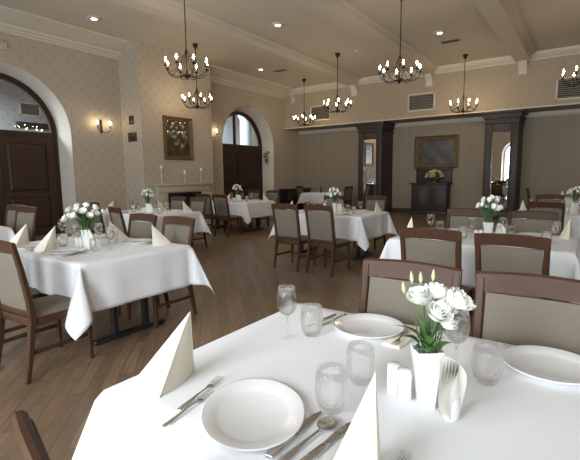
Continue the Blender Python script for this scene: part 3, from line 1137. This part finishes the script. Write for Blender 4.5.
place('holder', make_holder, (-.268, 1.135, TZ + .006), 1.35, 'white holder with wavy paper napkins right of the vase on the front table', 'napkin holders')

bq = thing('flower_bouquet', 'bouquet of large open white blooms and buds in the vase on the front table', 'flowers', (-.347, 1.165, TZ + .008), YAW, 'table bouquets')
heads = [(-.030, .00, .318, .92), (.032, .03, .325, .95), (.018, -.028, .280, 1.0), (.075, -.012, .312, 1.05), (.104, .012, .296, .95), (.055, .0, .242, .8), (.055, .045, .312, .85), (.002, .05, .295, .8), (.070, .035, .275, .85)]
buds = [(-.038, .03, .352), (-.010, .04, .348), (.028, .05, .352), (-.062, .02, .325), (.11, .05, .29)]
leaves = [((0, 0, .16), (-.105, -.02, .245), .016, .02), ((-.01, .01, .16), (-.075, .03, .225), .017, .02), ((0, -.02, .165), (-.02, -.04, .225), .020, .012), ((.01, -.02, .165), (.035, -.045, .215), .018, .012),
          ((-.01, -.02, .16), (-.05, -.035, .205), .018, .012), ((.01, .0, .17), (.06, .0, .25), .014, .015), ((-.01, 0, .19), (-.04, .0, .28), .011, .01), ((.02, .02, .19), (.09, .05, .27), .012, .01),
          ((0, .02, .17), (.01, .06, .25), .018, .01), ((.0, -.01, .2), (.02, -.02, .285), .010, .008), ((-.01, -.03, .165), (-.055, -.05, .185), .020, .012), ((.02, -.03, .165), (.06, -.03, .195), .018, .012), ((0, -.03, .162), (.012, -.06, .19), .022, .012), ((-.02, 0, .165), (-.07, .01, .20), .02, .014)]
bouquet(bq, heads, .17, buds, leaves, .037, True)

# left table -------------------------------------------------------------------
LT = 'left table'
table(-3.95, 2.235, LT + ' with a rose bouquet', 2, lift=(.8, .58))
lay(-3.95, 2.235, LT, [(.20, -1, -.335, 'near right place of ' + LT, 'pnfktw'), (-.32, -1, -.355, 'near left place of ' + LT, 'pnfktw'),
                       (.25, 1, .365, 'far right place of ' + LT, 'pnfktw'), (-.45, 1, .365, 'far left place of ' + LT, 'pnktw')], flowers='small')
chair(-3.33, 1.21, 4, 'walnut chair at the left edge with beige seat, near side of left table', G)
chair(-3.98, 1.28, 2, 'walnut chair at the left edge beyond another, only its seat showing', G)
chair(-4.13, 2.98, 180, 'walnut chair across the left table, left one of two', G)
chair(-3.49, 2.95, 180, 'walnut chair across the left table, right one of two', G)

# table cut by the left edge -------------------------------------------------------
table(-7.25, 1.98, 'table cut off by the left edge', 3, lift=(1, .6))
chair(-7.40, 3.02, 190, 'chair against the dark door at far left, left one of two', G)
chair(-6.82, 2.92, 190, 'chair against the dark door at far left, right one of two', G)

# fireplace table ------------------------------------------------------------------
FT = 'fireplace table'
table(-6.80, 5.05, FT, 4, lift=(1, .6))
lay(-6.80, 5.05, FT, [(.38, -1, -.36, 'near right place of ' + FT, 'ptw'), (-.38, -1, -.36, 'near left place of ' + FT, 'pntw'),
                      (.30, 1, .36, 'far right place of ' + FT, 'pntw'), (-.42, 1, .36, 'far left place of ' + FT, 'pntw')])
chair(-5.50, 3.50, -14, 'walnut chair turned askew between the left table and the fireplace table', G)
chair(-7.10, 6.02, 180, 'walnut chair against the fireplace, left one of two', G)
chair(-6.45, 5.98, 178, 'walnut chair against the fireplace, right one of two', G)
chair(-7.05, 4.05, 0, 'walnut chair on the near side of the fireplace table, mostly hidden by flowers', G)

# table by the far arched door --------------------------------------------------------
AT = 'far door table'
table(-7.70, 8.53, AT, 5)
lay(-7.70, 8.53, AT, [(.33, -1, -.36, 'near right place of ' + AT, 'pntw'), (-.36, -1, -.36, 'near left place of ' + AT, 'pntw'),
                      (.33, 1, .36, 'far right place of ' + AT, 'pntw'), (-.36, 1, .36, 'far left place of ' + AT, 'ptw')])
chair(-7.04, 7.18, 0, 'walnut chair in front of the far arched door table, right one of two', G)
chair(-7.62, 7.22, 3, 'walnut chair in front of the far arched door table, left one of two', G)
chair(-7.40, 9.72, 180, 'walnut chair behind the far arched door table, right one of two', G)
chair(-8.10, 9.72, 180, 'walnut chair behind the far arched door table, left one of two', G)

# middle table ---------------------------------------------------------------------
MT = 'middle table'
table(-3.72, 6.66, MT, 6)
lay(-3.72, 6.66, MT, [(.33, -1, -.36, 'near right place of ' + MT, 'pntw'), (-.36, -1, -.36, 'near left place of ' + MT, 'pntw'),
                      (.36, 1, .36, 'far right place of ' + MT, 'pntw'), (-.36, 1, .36, 'far left place of ' + MT, 'pntw')])
chair(-3.70, 5.13, 0, 'full walnut chair with beige back at the middle table, left one of two', G)
chair(-3.10, 5.11, -3, 'full walnut chair with beige back at the middle table, right one of two', G)
chair(-3.46, 7.92, 180, 'walnut chair behind the middle table in front of the left mirror cabinet', G)
chair(-4.35, 7.80, 176, 'walnut chair behind the middle table, hidden by the near chairs', G)

# right table behind the front one ------------------------------------------------------
RT = 'right table'
table(-.86, 4.70, RT + ' behind the front one', 7, lift=(1, .6))
lay(-.86, 4.70, RT, [(.40, -1, -.36, 'near right place of ' + RT, 'pktw'), (-.33, -1, -.36, 'near left place of ' + RT, 'pnfktw'),
                     (.40, 1, .36, 'far right place of ' + RT, 'pntw'), (-.33, 1, .36, 'far left place of ' + RT, 'ptwk')])
chair(-.985, 3.27, 0, 'walnut chair at the near side of the right table, left one of two', G)
chair(-.415, 3.22, -4, 'walnut chair at the near side of the right table, right one of two', G)
chair(-1.16, 5.34, 180, 'walnut chair on the far side of the right table, left of its bouquet', G)
chair(-.49, 5.33, 176, 'walnut chair on the far side of the right table, right of its bouquet', G)

# far right table -----------------------------------------------------------------
RR = 'far right table'
table(-.22, 8.50, RR + ' below the chandelier', 8)
lay(-.22, 8.50, RR, [(.35, -1, -.36, 'near right place of ' + RR, 'pntw'), (-.36, -1, -.36, 'near left place of ' + RR, 'pntw'),
                     (.36, 1, .36, 'far right place of ' + RR, 'ptw'), (-.36, 1, .36, 'far left place of ' + RR, 'ptw')])
chair(-.49, 7.08, 0, 'walnut chair on the near side of the far right table', G)
chair(-.60, 9.58, 180, 'walnut chair on the far side of the far right table', G)

# back right table -----------------------------------------------------------------
BR = 'back wall table'
table(.10, 13.3, BR, 9)
lay(.10, 13.3, BR, [(-.33, -1, -.36, 'near left place of ' + BR, 'pntw'), (.36, -1, -.36, 'near right place of ' + BR, 'pntw')], centre=True)
chair(-1.40, 13.5, -90, 'walnut chair seen sideways right of the right mirror cabinet', G)

# small far corner table -------------------------------------------------------------
CT = 'small far corner table'
table(-8.30, 14.1, CT, 10, L=1.3)
chair(-9.45, 14.15, -90, 'dark chair seen sideways by the far corner beside the black cabinet', G)
chair(-7.12, 13.9, 80, 'dark chair seen sideways just left of the left mirror cabinet', G)
b = MB().lathe([(0, 0), (.035, 0), (.037, .005), (.037, .17), (.03, .20), (.013, .23), (.012, .28), (.014, .285), (.014, .30), (0, .301)], 20)
o = b.build('wine_bottle', BLACK)
o.location = (-8.36, 14.0, TZ + .006)
tag(o, 'dark bottle standing on the small far corner table', 'bottle')


# ------------------------------------------------------------------ fireplace and things on it
fp = thing('fireplace', 'cream stone fireplace with mantel shelf and dark opening below the flower painting', 'fireplace', (BX, 8.34, 0))
for s in (-1, 1):
    m = MB().cbox(.0, s * .80 - .17, 0, .16, s * .80 + .17, .98, .01)
    m.cbox(.0, s * .80 - .19, 0, .19, s * .80 + .19, .14, .01)
    m.cbox(.15, s * .80 - .10, .22, .175, s * .80 + .10, .90, .006)
    m.build('jamb', STONE, fp)
MB().cbox(0, -.97, .98, .18, .97, 1.14, .012).cbox(0.17, -.62, 1.01, .20, .62, 1.11, .006).build('lintel', STONE, fp)
MB().cbox(0, -.99, 1.14, .19, .99, 1.18, .008).cbox(0, -1.02, 1.18, .23, 1.02, 1.225, .008).build('mantel_shelf', STONE, fp)
MB().box(.002, -.63, 0, .03, .63, .98).build('firebox', SOOT, fp)
MB().cbox(.02, -.62, .90, .17, .62, .985, .006).build('hood', BLACK, fp)
MB().cbox(.0, -.9, 0, .45, .9, .03, .005).build('hearth', STONE, fp)
for i, (yy, h, lb) in enumerate(((7.72, .40, 'tallest clear candlestick at the left end of the mantel shelf'), (7.86, .33, 'second clear candlestick from the left on the mantel shelf'), (8.53, .28, 'short clear candlestick at the middle of the mantel shelf'),
                                 (9.17, .36, 'clear candlestick right of centre on the mantel shelf'), (9.48, .30, 'clear candlestick at the right end of the mantel shelf'))):
    if i == 1 or i == 4:
        continue
    c = thing('candlestick', lb, 'candlestick', (BX + .12, yy - .17, 1.227), 0, 'candlesticks on the mantel')
    prof = [(0, 0), (.045, 0), (.045, .012), (.02, .02)]
    z = .03
    while z < h - .06:
        prof += [(.012, z), (.030, z + .016), (.030, z + .034), (.012, z + .05)]
        z += .058
    prof += [(.012, h - .02), (.032, h), (0, h)]
    MB().lathe(prof, 16).build('stick', CRYSTAL, c)
    MB().lathe([(.022, h), (.036, h + .02), (.038, h + .055), (.030, h + .085), (0, h + .09)], 16).build('candle_cup', WHITEPAPER, c)


def framed(name, label, cat, loc, rz, w, h, fw_, canvas, fmat):
    """framed picture facing local +x, centre at loc"""
    t = thing(name, label, cat, loc, rz)
    m = MB()
    prof = [(0, .0), (.0, .035), (.3, .05), (.55, .028), (.8, .03), (1, .012), (1, 0)]
    def ring(a):
        return [(-w / 2 + fw_ * a, -h / 2 + fw_ * a), (w / 2 - fw_ * a, -h / 2 + fw_ * a), (w / 2 - fw_ * a, h / 2 - fw_ * a), (-w / 2 + fw_ * a, h / 2 - fw_ * a)]
    rings = [[(d, y, z) for y, z in ring(a)] for a, d in prof]
    m.loft(rings, False, caps=False)
    m.build('frame', fmat, t)
    MB().box(.003, -w / 2 + fw_ * .9, -h / 2 + fw_ * .9, .012, w / 2 - fw_ * .9, h / 2 - fw_ * .9).build('canvas', canvas, t)
    return t


framed('painting', 'tall gilt-framed dark flower painting above the fireplace', 'painting', (BX + .002, 8.28, 2.49), 0, 1.04, 1.20, .12, painting_mat('flower_painting', 'flowers'), GILT)
framed('painting', 'wide gilt-framed dark painting above the sideboard', 'painting', (-4.58, YB - .03, 2.20), -PI / 2, 1.56, 1.16, .15, painting_mat('dark_landscape', 'land'), GILT)

# ------------------------------------------------------------------ wall fittings on the left
def sconce(loc, label):
    t = thing('wall_sconce', label, 'wall lamp', loc, 0, 'candle wall lamps')
    MB().cbox(0, -.03, -.17, .025, .03, .17, .008).build('backplate', IRON, t)
    for s in (-1, 1):
        a = MB().tube([(.02, s * .01, -.12), (.08, s * .06, -.16), (.13, s * .13, -.15), (.15, s * .17, -.09), (.15, s * .175, -.05)], .008, 8)
        a.lathe([(.008, -.05), (.028, -.045), (.030, -.03), (.012, -.028), (.012, .0), (0, 0)], 14, .15, s * .175, 0)
        ao = a.build('arm', IRON, t)
        MB().lathe([(.011, 0), (.011, .05), (0, .051)], 12, .15, s * .175, 0).build('candle_sleeve', IVORY, ao)
        MB().lathe([(.008, .05), (.0145, .068), (.0135, .086), (.005, .112), (0, .118)], 12, .15, s * .175, 0).build('bulb', BULB, ao)
    return t


sconce((XL, 6.45, 2.74), 'iron two-candle wall lamp between the near arched door and the chimney breast')
sconce((XL, 10.35, 2.86), 'iron two-candle wall lamp beside the far arched door')
for (x, z, w, h, lb) in ((-10.06, 2.92, .19, .23, 'small dark square wall plate, upper one on the side of the chimney breast'), (-10.05, 2.48, .37, .24, 'dark rectangular wall plate, lower one on the side of the chimney breast')):
    t = thing('wall_plate', lb, 'wall plate', (x, BY0, z), 0, 'dark wall plates')
    MB().cbox(-w / 2, -.025, -h / 2, w / 2, 0, h / 2, .006).build('plate', DARKPLATE, t)
    MB().cbox(-w * .32, -.032, -h * .3, w * .32, -.02, h * .3, .004).build('cover', BLACK, t)
for (y, z, lb) in ((4.16, 4.24, 'white emergency light box above the near arched door'), (12.36, 4.30, 'white emergency light box above the far arched door')):
    t = thing('emergency_light', lb, 'emergency light', (XL, y, z), 0, 'emergency lights')
    MB().cbox(0, -.20, -.08, .07, .20, .08, .012).build('housing', PLASTIC, t)
    MB().cbox(.06, -.17, -.055, .085, .17, .055, .01).build('diffuser', CRYSTAL, t)

# ------------------------------------------------------------------ air vents
def vent(loc, rz, w, h, label, nsl=9):
    t = thing('air_vent', label, 'vent', loc, rz, 'wall air vents')
    fr = MB()
    b = .05
    fr.cbox(-w / 2, -.03, -h / 2, w / 2, 0, -h / 2 + b, .005).cbox(-w / 2, -.03, h / 2 - b, w / 2, 0, h / 2, .005)
    fr.cbox(-w / 2, -.03, -h / 2, -w / 2 + b, 0, h / 2, .005).cbox(w / 2 - b, -.03, -h / 2, w / 2, 0, h / 2, .005)
    fr.build('frame', TRIM, t)
    MB().box(-w / 2 + b, -.004, -h / 2 + b, w / 2 - b, 0, h / 2 - b).build('backing', DARKSLOT, t)
    sl = MB()
    for i in range(nsl):
        z = -h / 2 + b + (h - 2 * b) * (i + .5) / nsl
        sl.add([(-w / 2 + b, -.026, z - .016), (w / 2 - b, -.026, z - .016), (w / 2 - b, -.006, z + .014), (-w / 2 + b, -.006, z + .014),
                (-w / 2 + b, -.026, z - .013), (w / 2 - b, -.026, z - .013), (w / 2 - b, -.006, z + .017), (-w / 2 + b, -.006, z + .017)], [(0, 1, 2, 3), (7, 6, 5, 4), (0, 4, 5, 1), (3, 2, 6, 7)])
    sl.build('louvres', GREYMETAL, t)
    return t


vent((-8.74, YU, 3.82), 0, .92, .58, 'louvred air vent on the upper back wall behind the far chandeliers')
vent((-4.80, YU, 3.82), 0, .92, .58, 'louvred air vent on the upper back wall above the sideboard')
vent((-.46, YU, 3.77), 0, .98, .62, 'louvred air vent on the upper back wall at the right edge')
# seen through the near fanlight
vent((-14.2, 6.42, 3.51), PI / 2, .62, .42, 'louvred vent on the hallway wall seen through the near fanlight', 8)
t = thing('lit_pelmet', 'dark shelf lamp with small lights seen through the near fanlight', 'lamp', (-14.2, 6.52, 2.97), 0)
MB().cbox(0, -.55, -.05, .18, .40, .13, .01).build('shelf', EBONY, t)
for q in (0, 2, 3):
    MB().lathe([(0, -.09), (.013, -.08), (.016, -.05), (0, -.05)], 12, .10, -.3 + .15 * q, 0).build('bulb', SPOT, t)


# ------------------------------------------------------------------ mirror cabinets, sideboard, black cabinet
def mirror_cabinet(x0, x1, label):
    xc, w = (x0 + x1) / 2, x1 - x0
    yf = 14.66
    t = thing('mirror_cabinet', label, 'mirror cabinet', (xc, YB, 0), 0, 'dark mirror cabinets')
    dep = YB - yf
    h = w / 2
    b = MB().box(-h, -dep + .06, .0, h, -.001, 3.05)
    b.cbox(-h - .02, -dep - .02, 0, h + .02, -.001, .22, .01)
    b.build('body', EBONY, t)
    fr = MB()
    mi, mo = .255, h
    for s in (-1, 1):
        fr.cbox(min(s * mi, s * mo), -dep - .0, .22, max(s * mi, s * mo), -dep + .07, 2.95, .008)
        fr.cbox(min(s * mi, s * (mi + .035)), -dep - .02, .36, max(s * mi, s * (mi + .035)), -dep + .02, 2.72, .006)
    fr.cbox(-mi, -dep, .22, mi, -dep + .07, .36, .008).cbox(-mi, -dep, 2.70, mi, -dep + .07, 2.95, .008)
    fr.build('frame', EBONY, t)
    MB().box(-mi, -dep + .035, .36, mi, -dep + .058, 2.70).build('mirror', MIRROR, t)
    cr = MB()
    for z0, z1, o in ((2.95, 3.02, .03), (3.02, 3.08, .0), (3.08, 3.13, .04), (3.13, 3.19, .07), (3.19, 3.24, .05), (3.24, SOFFIT - .002, .12)):
        cr.cbox(-h - o, -dep - o, z0, h + o, -.002, z1, .008)
    cr.build('crown_moulding', EBONY, t)
    return t


mirror_cabinet(-7.14, -6.22, 'tall dark cabinet with narrow mirror, left of the sideboard')
mirror_cabinet(-2.78, -1.84, 'tall dark cabinet with narrow mirror, right of the sideboard')

sb = thing('sideboard', 'dark carved sideboard with raised back below the wide painting', 'sideboard', (-4.66, YB, 0))
MB().cbox(-.62, -.52, .08, .62, -.01, 1.06, .01).cbox(-.65, -.55, 0, .65, -.01, .10, .01).build('body', EBONY, sb)
MB().cbox(-.69, -.58, 1.06, .69, -.01, 1.11, .012).build('top', EBONY, sb)
MB().cbox(-.60, -.10, 1.11, .66, -.01, 1.57, .01).cbox(-.63, -.12, 1.56, .69, -.01, 1.61, .01).build('back_board', EBONY, sb)
for s in (-1, 1):
    d = MB().cbox(s * .31 - .27, -.545, .16, s * .31 + .27, -.52, .98, .006).cbox(s * .31 - .19, -.56, .26, s * .31 + .19, -.54, .88, .012).build('door', EBONY, sb)
    MB().lathe([(0, 0), (.015, .004), (.018, .014), (.010, .022), (0, .024)], 12).xf(Matrix.Translation((s * .07, -.545, .6)) @ Matrix.Rotation(PI / 2, 4, 'X')).build('knob', GILT, d)
bw = MB().lathe([(0, 0), (.12, 0), (.13, .02), (.05, .04), (.04, .07), (.16, .10), (.30, .17), (.31, .20), (.29, .19), (.0, .12)], 32, sy=.6)
o = bw.build('oval_bowl', GILT)
o.location = (-4.52, YB - .30, 1.112)
tag(o, 'oval gilt footed bowl of flowers on the sideboard', 'bowl')
fb = thing('flower_bouquet', 'round mass of cream flowers in the oval bowl on the sideboard', 'flowers', (-4.52, YB - .30, 1.112))
rnd = random.Random(5)
i = 0
for zz, rr, n in ((.22, .29, 11), (.31, .26, 10), (.39, .17, 7), (.43, .05, 3)):
    for q in range(n):
        a = 2 * PI * (q + .5 * (i % 2)) / n + .2
        c = Vector((rr * 1.05 * math.cos(a), rr * .55 * math.sin(a), zz + rnd.uniform(-.015, .015)))
        bloom(c, Vector((c.x, c.y * 1.4, .25)), .055, i, fb, PETALC, True)
        i += 1
lf = MB()
for q in range(24):
    a = q * .9
    leaf_mesh(lf, (.1 * math.cos(a), .06 * math.sin(a), .15), (.33 * math.cos(a), .19 * math.sin(a), .22 + .12 * rnd.random()), .03, .02, 1)
lf.build('leaves', LEAF, fb, fix=False)

kb = thing('low_cabinet', 'low black cabinet against the wall in the far left corner', 'cabinet', (XL + .12, 14.86, 0))
MB().cbox(0, -.80, .06, .50, .80, .84, .01).cbox(.02, -.77, 0, .46, .77, .07, .004).build('body', BLACK, kb)
MB().cbox(-.01, -.83, .84, .54, .83, .88, .006).build('top', BLACK, kb)
for s in (-1, 1):
    d = MB().cbox(.495, s * .39 - .36, .10, .515, s * .39 + .36, .80, .005).build('door', BLACK, kb)
    MB().tube([(.515, s * .06, .40), (.535, s * .06, .42), (.535, s * .06, .52), (.515, s * .06, .54)], .005).build('handle', SILVER, d)


# ------------------------------------------------------------------ chandeliers and ceiling fittings
def make_chandelier(chain):
    """origin at the bottom finial, rod reaches the ceiling"""
    H = ZC - 3.2
    t = thing('chandelier', 'x', 'chandelier')
    if chain:
        rd = MB()
        n = 46
        prof = []
        for i in range(n):
            z = .62 + (H - .10 - .62) * i / (n - 1)
            prof.append((.013 if i % 2 else .006, z))
        rd.lathe([(0, .62)] + prof + [(0, H - .1)], 8)
        rd.build('chain', IRON, t)
        MB().tube([(0, 0, .05), (0, 0, .63)], .010, 8).build('rod', IRON, t)
    else:
        MB().tube([(0, 0, .05), (0, 0, H - .08)], .010, 8).build('rod', IRON, t)
    MB().lathe([(0, H), (.075, H), (.07, H - .03), (.035, H - .10), (.012, H - .13), (0, H - .13)], 20).build('canopy', IRON, t)
    MB().lathe([(0, -.02), (.012, -.01), (.018, .0), (.010, .012), (.045, .03), (.075, .055), (.07, .075), (.03, .10), (.018, .15), (.012, .16), (0, .16)], 20).build('hub', IRON, t)
    MB().lathe([(.010, .44), (.022, .46), (.026, .49), (.012, .53), (0, .53)], 14).build('collar', IRON, t)
    for i in range(8):
        a = 2 * PI * (i + .35) / 8
        ca, sa = math.cos(a), math.sin(a)
        R = .385
        pr = [(.05, .06), (.12, .035), (.21, .03), (.30, .055), (.36, .10), (.383, .155), (R, .19)]
        m = MB().tube([(ca * r, sa * r, z) for r, z in pr], .0075, 6)
        up = [(.012, .49), (.06, .40), (.12, .27), (.19, .17), (.27, .11), (.345, .085)]
        m.tube([(ca * r, sa * r, z) for r, z in up], .0045, 5)
        m.lathe([(.006, .18), (.018, .185), (.036, .20), (.036, .206), (.015, .21), (.014, .235), (0, .235)], 14, ca * R, sa * R, 0)
        ao = m.build('arm', IRON, t)
        MB().lathe([(.0125, .235), (.0125, .265), (0, .266)], 10, ca * R, sa * R, 0).build('candle_sleeve', IVORY, ao)
        MB().lathe([(.008, .265), (.0155, .288), (.0145, .308), (.006, .338), (0, .350)], 12, ca * R, sa * R, 0).build('bulb', BULB, ao)
    return t


def chandelier(kind, x, y, rz, label):
    place('chandelier' + kind, lambda: make_chandelier(kind == 'chain'), (x, y, 3.2), rz, label, 'iron candle chandeliers')


chandelier('chain', -6.18, 5.57, .1, 'large iron candle chandelier nearest the camera at upper left')
chandelier('chain', -3.18, 8.33, .25, 'large iron candle chandelier at upper right of centre')
chandelier('rod', -8.66, 8.12, .0, 'iron chandelier hanging in front of the flower painting')
chandelier('rod', -6.10, 11.14, .3, 'iron chandelier left of the left mirror cabinet')
chandelier('rod', -8.63, 13.27, .15, 'small iron chandelier in the far left corner')
chandelier('rod', -3.19, 13.51, .35, 'iron chandelier above and left of the right mirror cabinet')
chandelier('rod', -.24, 10.95, .2, 'iron chandelier cut off by the right edge')
for i, (x, y, lb) in enumerate(((-9.03, 5.55, 'round ceiling spotlight at upper left above the near arched door'), (-6.07, 8.25, 'round ceiling spotlight beside the big left chandelier'),
                                (-8.95, 11.2, 'round ceiling spotlight in the far left bay'), (-3.23, 11.05, 'round ceiling spotlight right of the big right chandelier'))):
    t = thing('ceiling_spotlight', lb, 'spotlight', (x, y, ZC), 0, 'ceiling spotlights')
    MB().lathe([(.07, 0), (.16, 0), (.155, -.018), (.09, -.03), (.07, -.02)], 28).build('ring', PLASTIC, t)
    MB().lathe([(0, -.012), (.065, -.012), (.05, -.03), (0, -.036)], 20).build('lens', SPOT, t)
    d = bpy.data.lights.new('spot_glow', 'SPOT')
    d.energy, d.color, d.spot_size, d.shadow_soft_size = 25, (1.0, .9, .72), math.radians(95), .05
    o = bpy.data.objects.new('spot_glow', d)
    COL.objects.link(o)
    o.location = (0, 0, -.06)
    o.parent = t
for (x, y, lb) in ((-8.55, 11.75, 'slotted ceiling grille in the far left bay'), (-3.2, 11.9, 'slotted ceiling grille beyond the right spotlight')):
    t = thing('ceiling_grille', lb, 'vent', (x, y, ZC), 0, 'ceiling grilles')
    MB().cbox(-.24, -.10, -.015, .24, .10, 0, .004).build('plate', GREYMETAL, t)
    sl = MB()
    for q in range(5):
        sl.box(-.21, -.08 + .036 * q, -.018, .21, -.064 + .036 * q, -.014)
    sl.build('slots', DARKSLOT, t)
t = thing('smoke_detector', 'small round smoke detector on the ceiling between two chandeliers', 'smoke detector', (-5.55, 11.2, ZC))
MB().lathe([(0, 0), (.055, 0), (.055, -.02), (.035, -.05), (0, -.052)], 20).build('body', PLASTIC, t)
t = thing('wall_speaker', 'small white speaker in the far left upper corner', 'speaker', (-9.98, YU, 4.44))
MB().cbox(-.09, -.16, -.16, .09, 0, .16, .02).build('cabinet', PLASTIC, t)
MB().cbox(-.07, -.17, -.13, .07, -.155, .13, .006).build('grille', CRYSTAL, t)

# dark bushy patch in the far door reveal, shaped from twigs and leaves
sp = thing('dark_bushy_patch', 'dark bushy patch beside the far arched door', 'dried branches', (XL - .22, D2[0] + D2[1] - .10, 2.02))
rnd = random.Random(3)
br = MB()
for q in range(16):
    a, e = rnd.uniform(-.9, .9), rnd.uniform(-.7, .9)
    p1 = Vector((rnd.uniform(-.06, .12), -.10 + .14 * math.sin(a) - .06, .22 * e + .05))
    p2 = p1 + Vector((rnd.uniform(-.04, .12), rnd.uniform(-.16, .02), .12 * e + .08))
    br.tube([(0, 0, -.25), (.02, -.06, -.05), p1, p2], [.006, .005, .004, .002], 5)
br.build('twigs', EBONY, sp)
lf = MB()
for q in range(40):
    b0 = Vector((rnd.uniform(-.05, .15), rnd.uniform(-.32, -.03), rnd.uniform(-.15, .35)))
    leaf_mesh(lf, b0, b0 + Vector((rnd.uniform(-.05, .05), rnd.uniform(-.08, .06), rnd.uniform(.02, .09))), .016, .01, 1)
lf.build('leaves', EBONY, sp, fix=False)
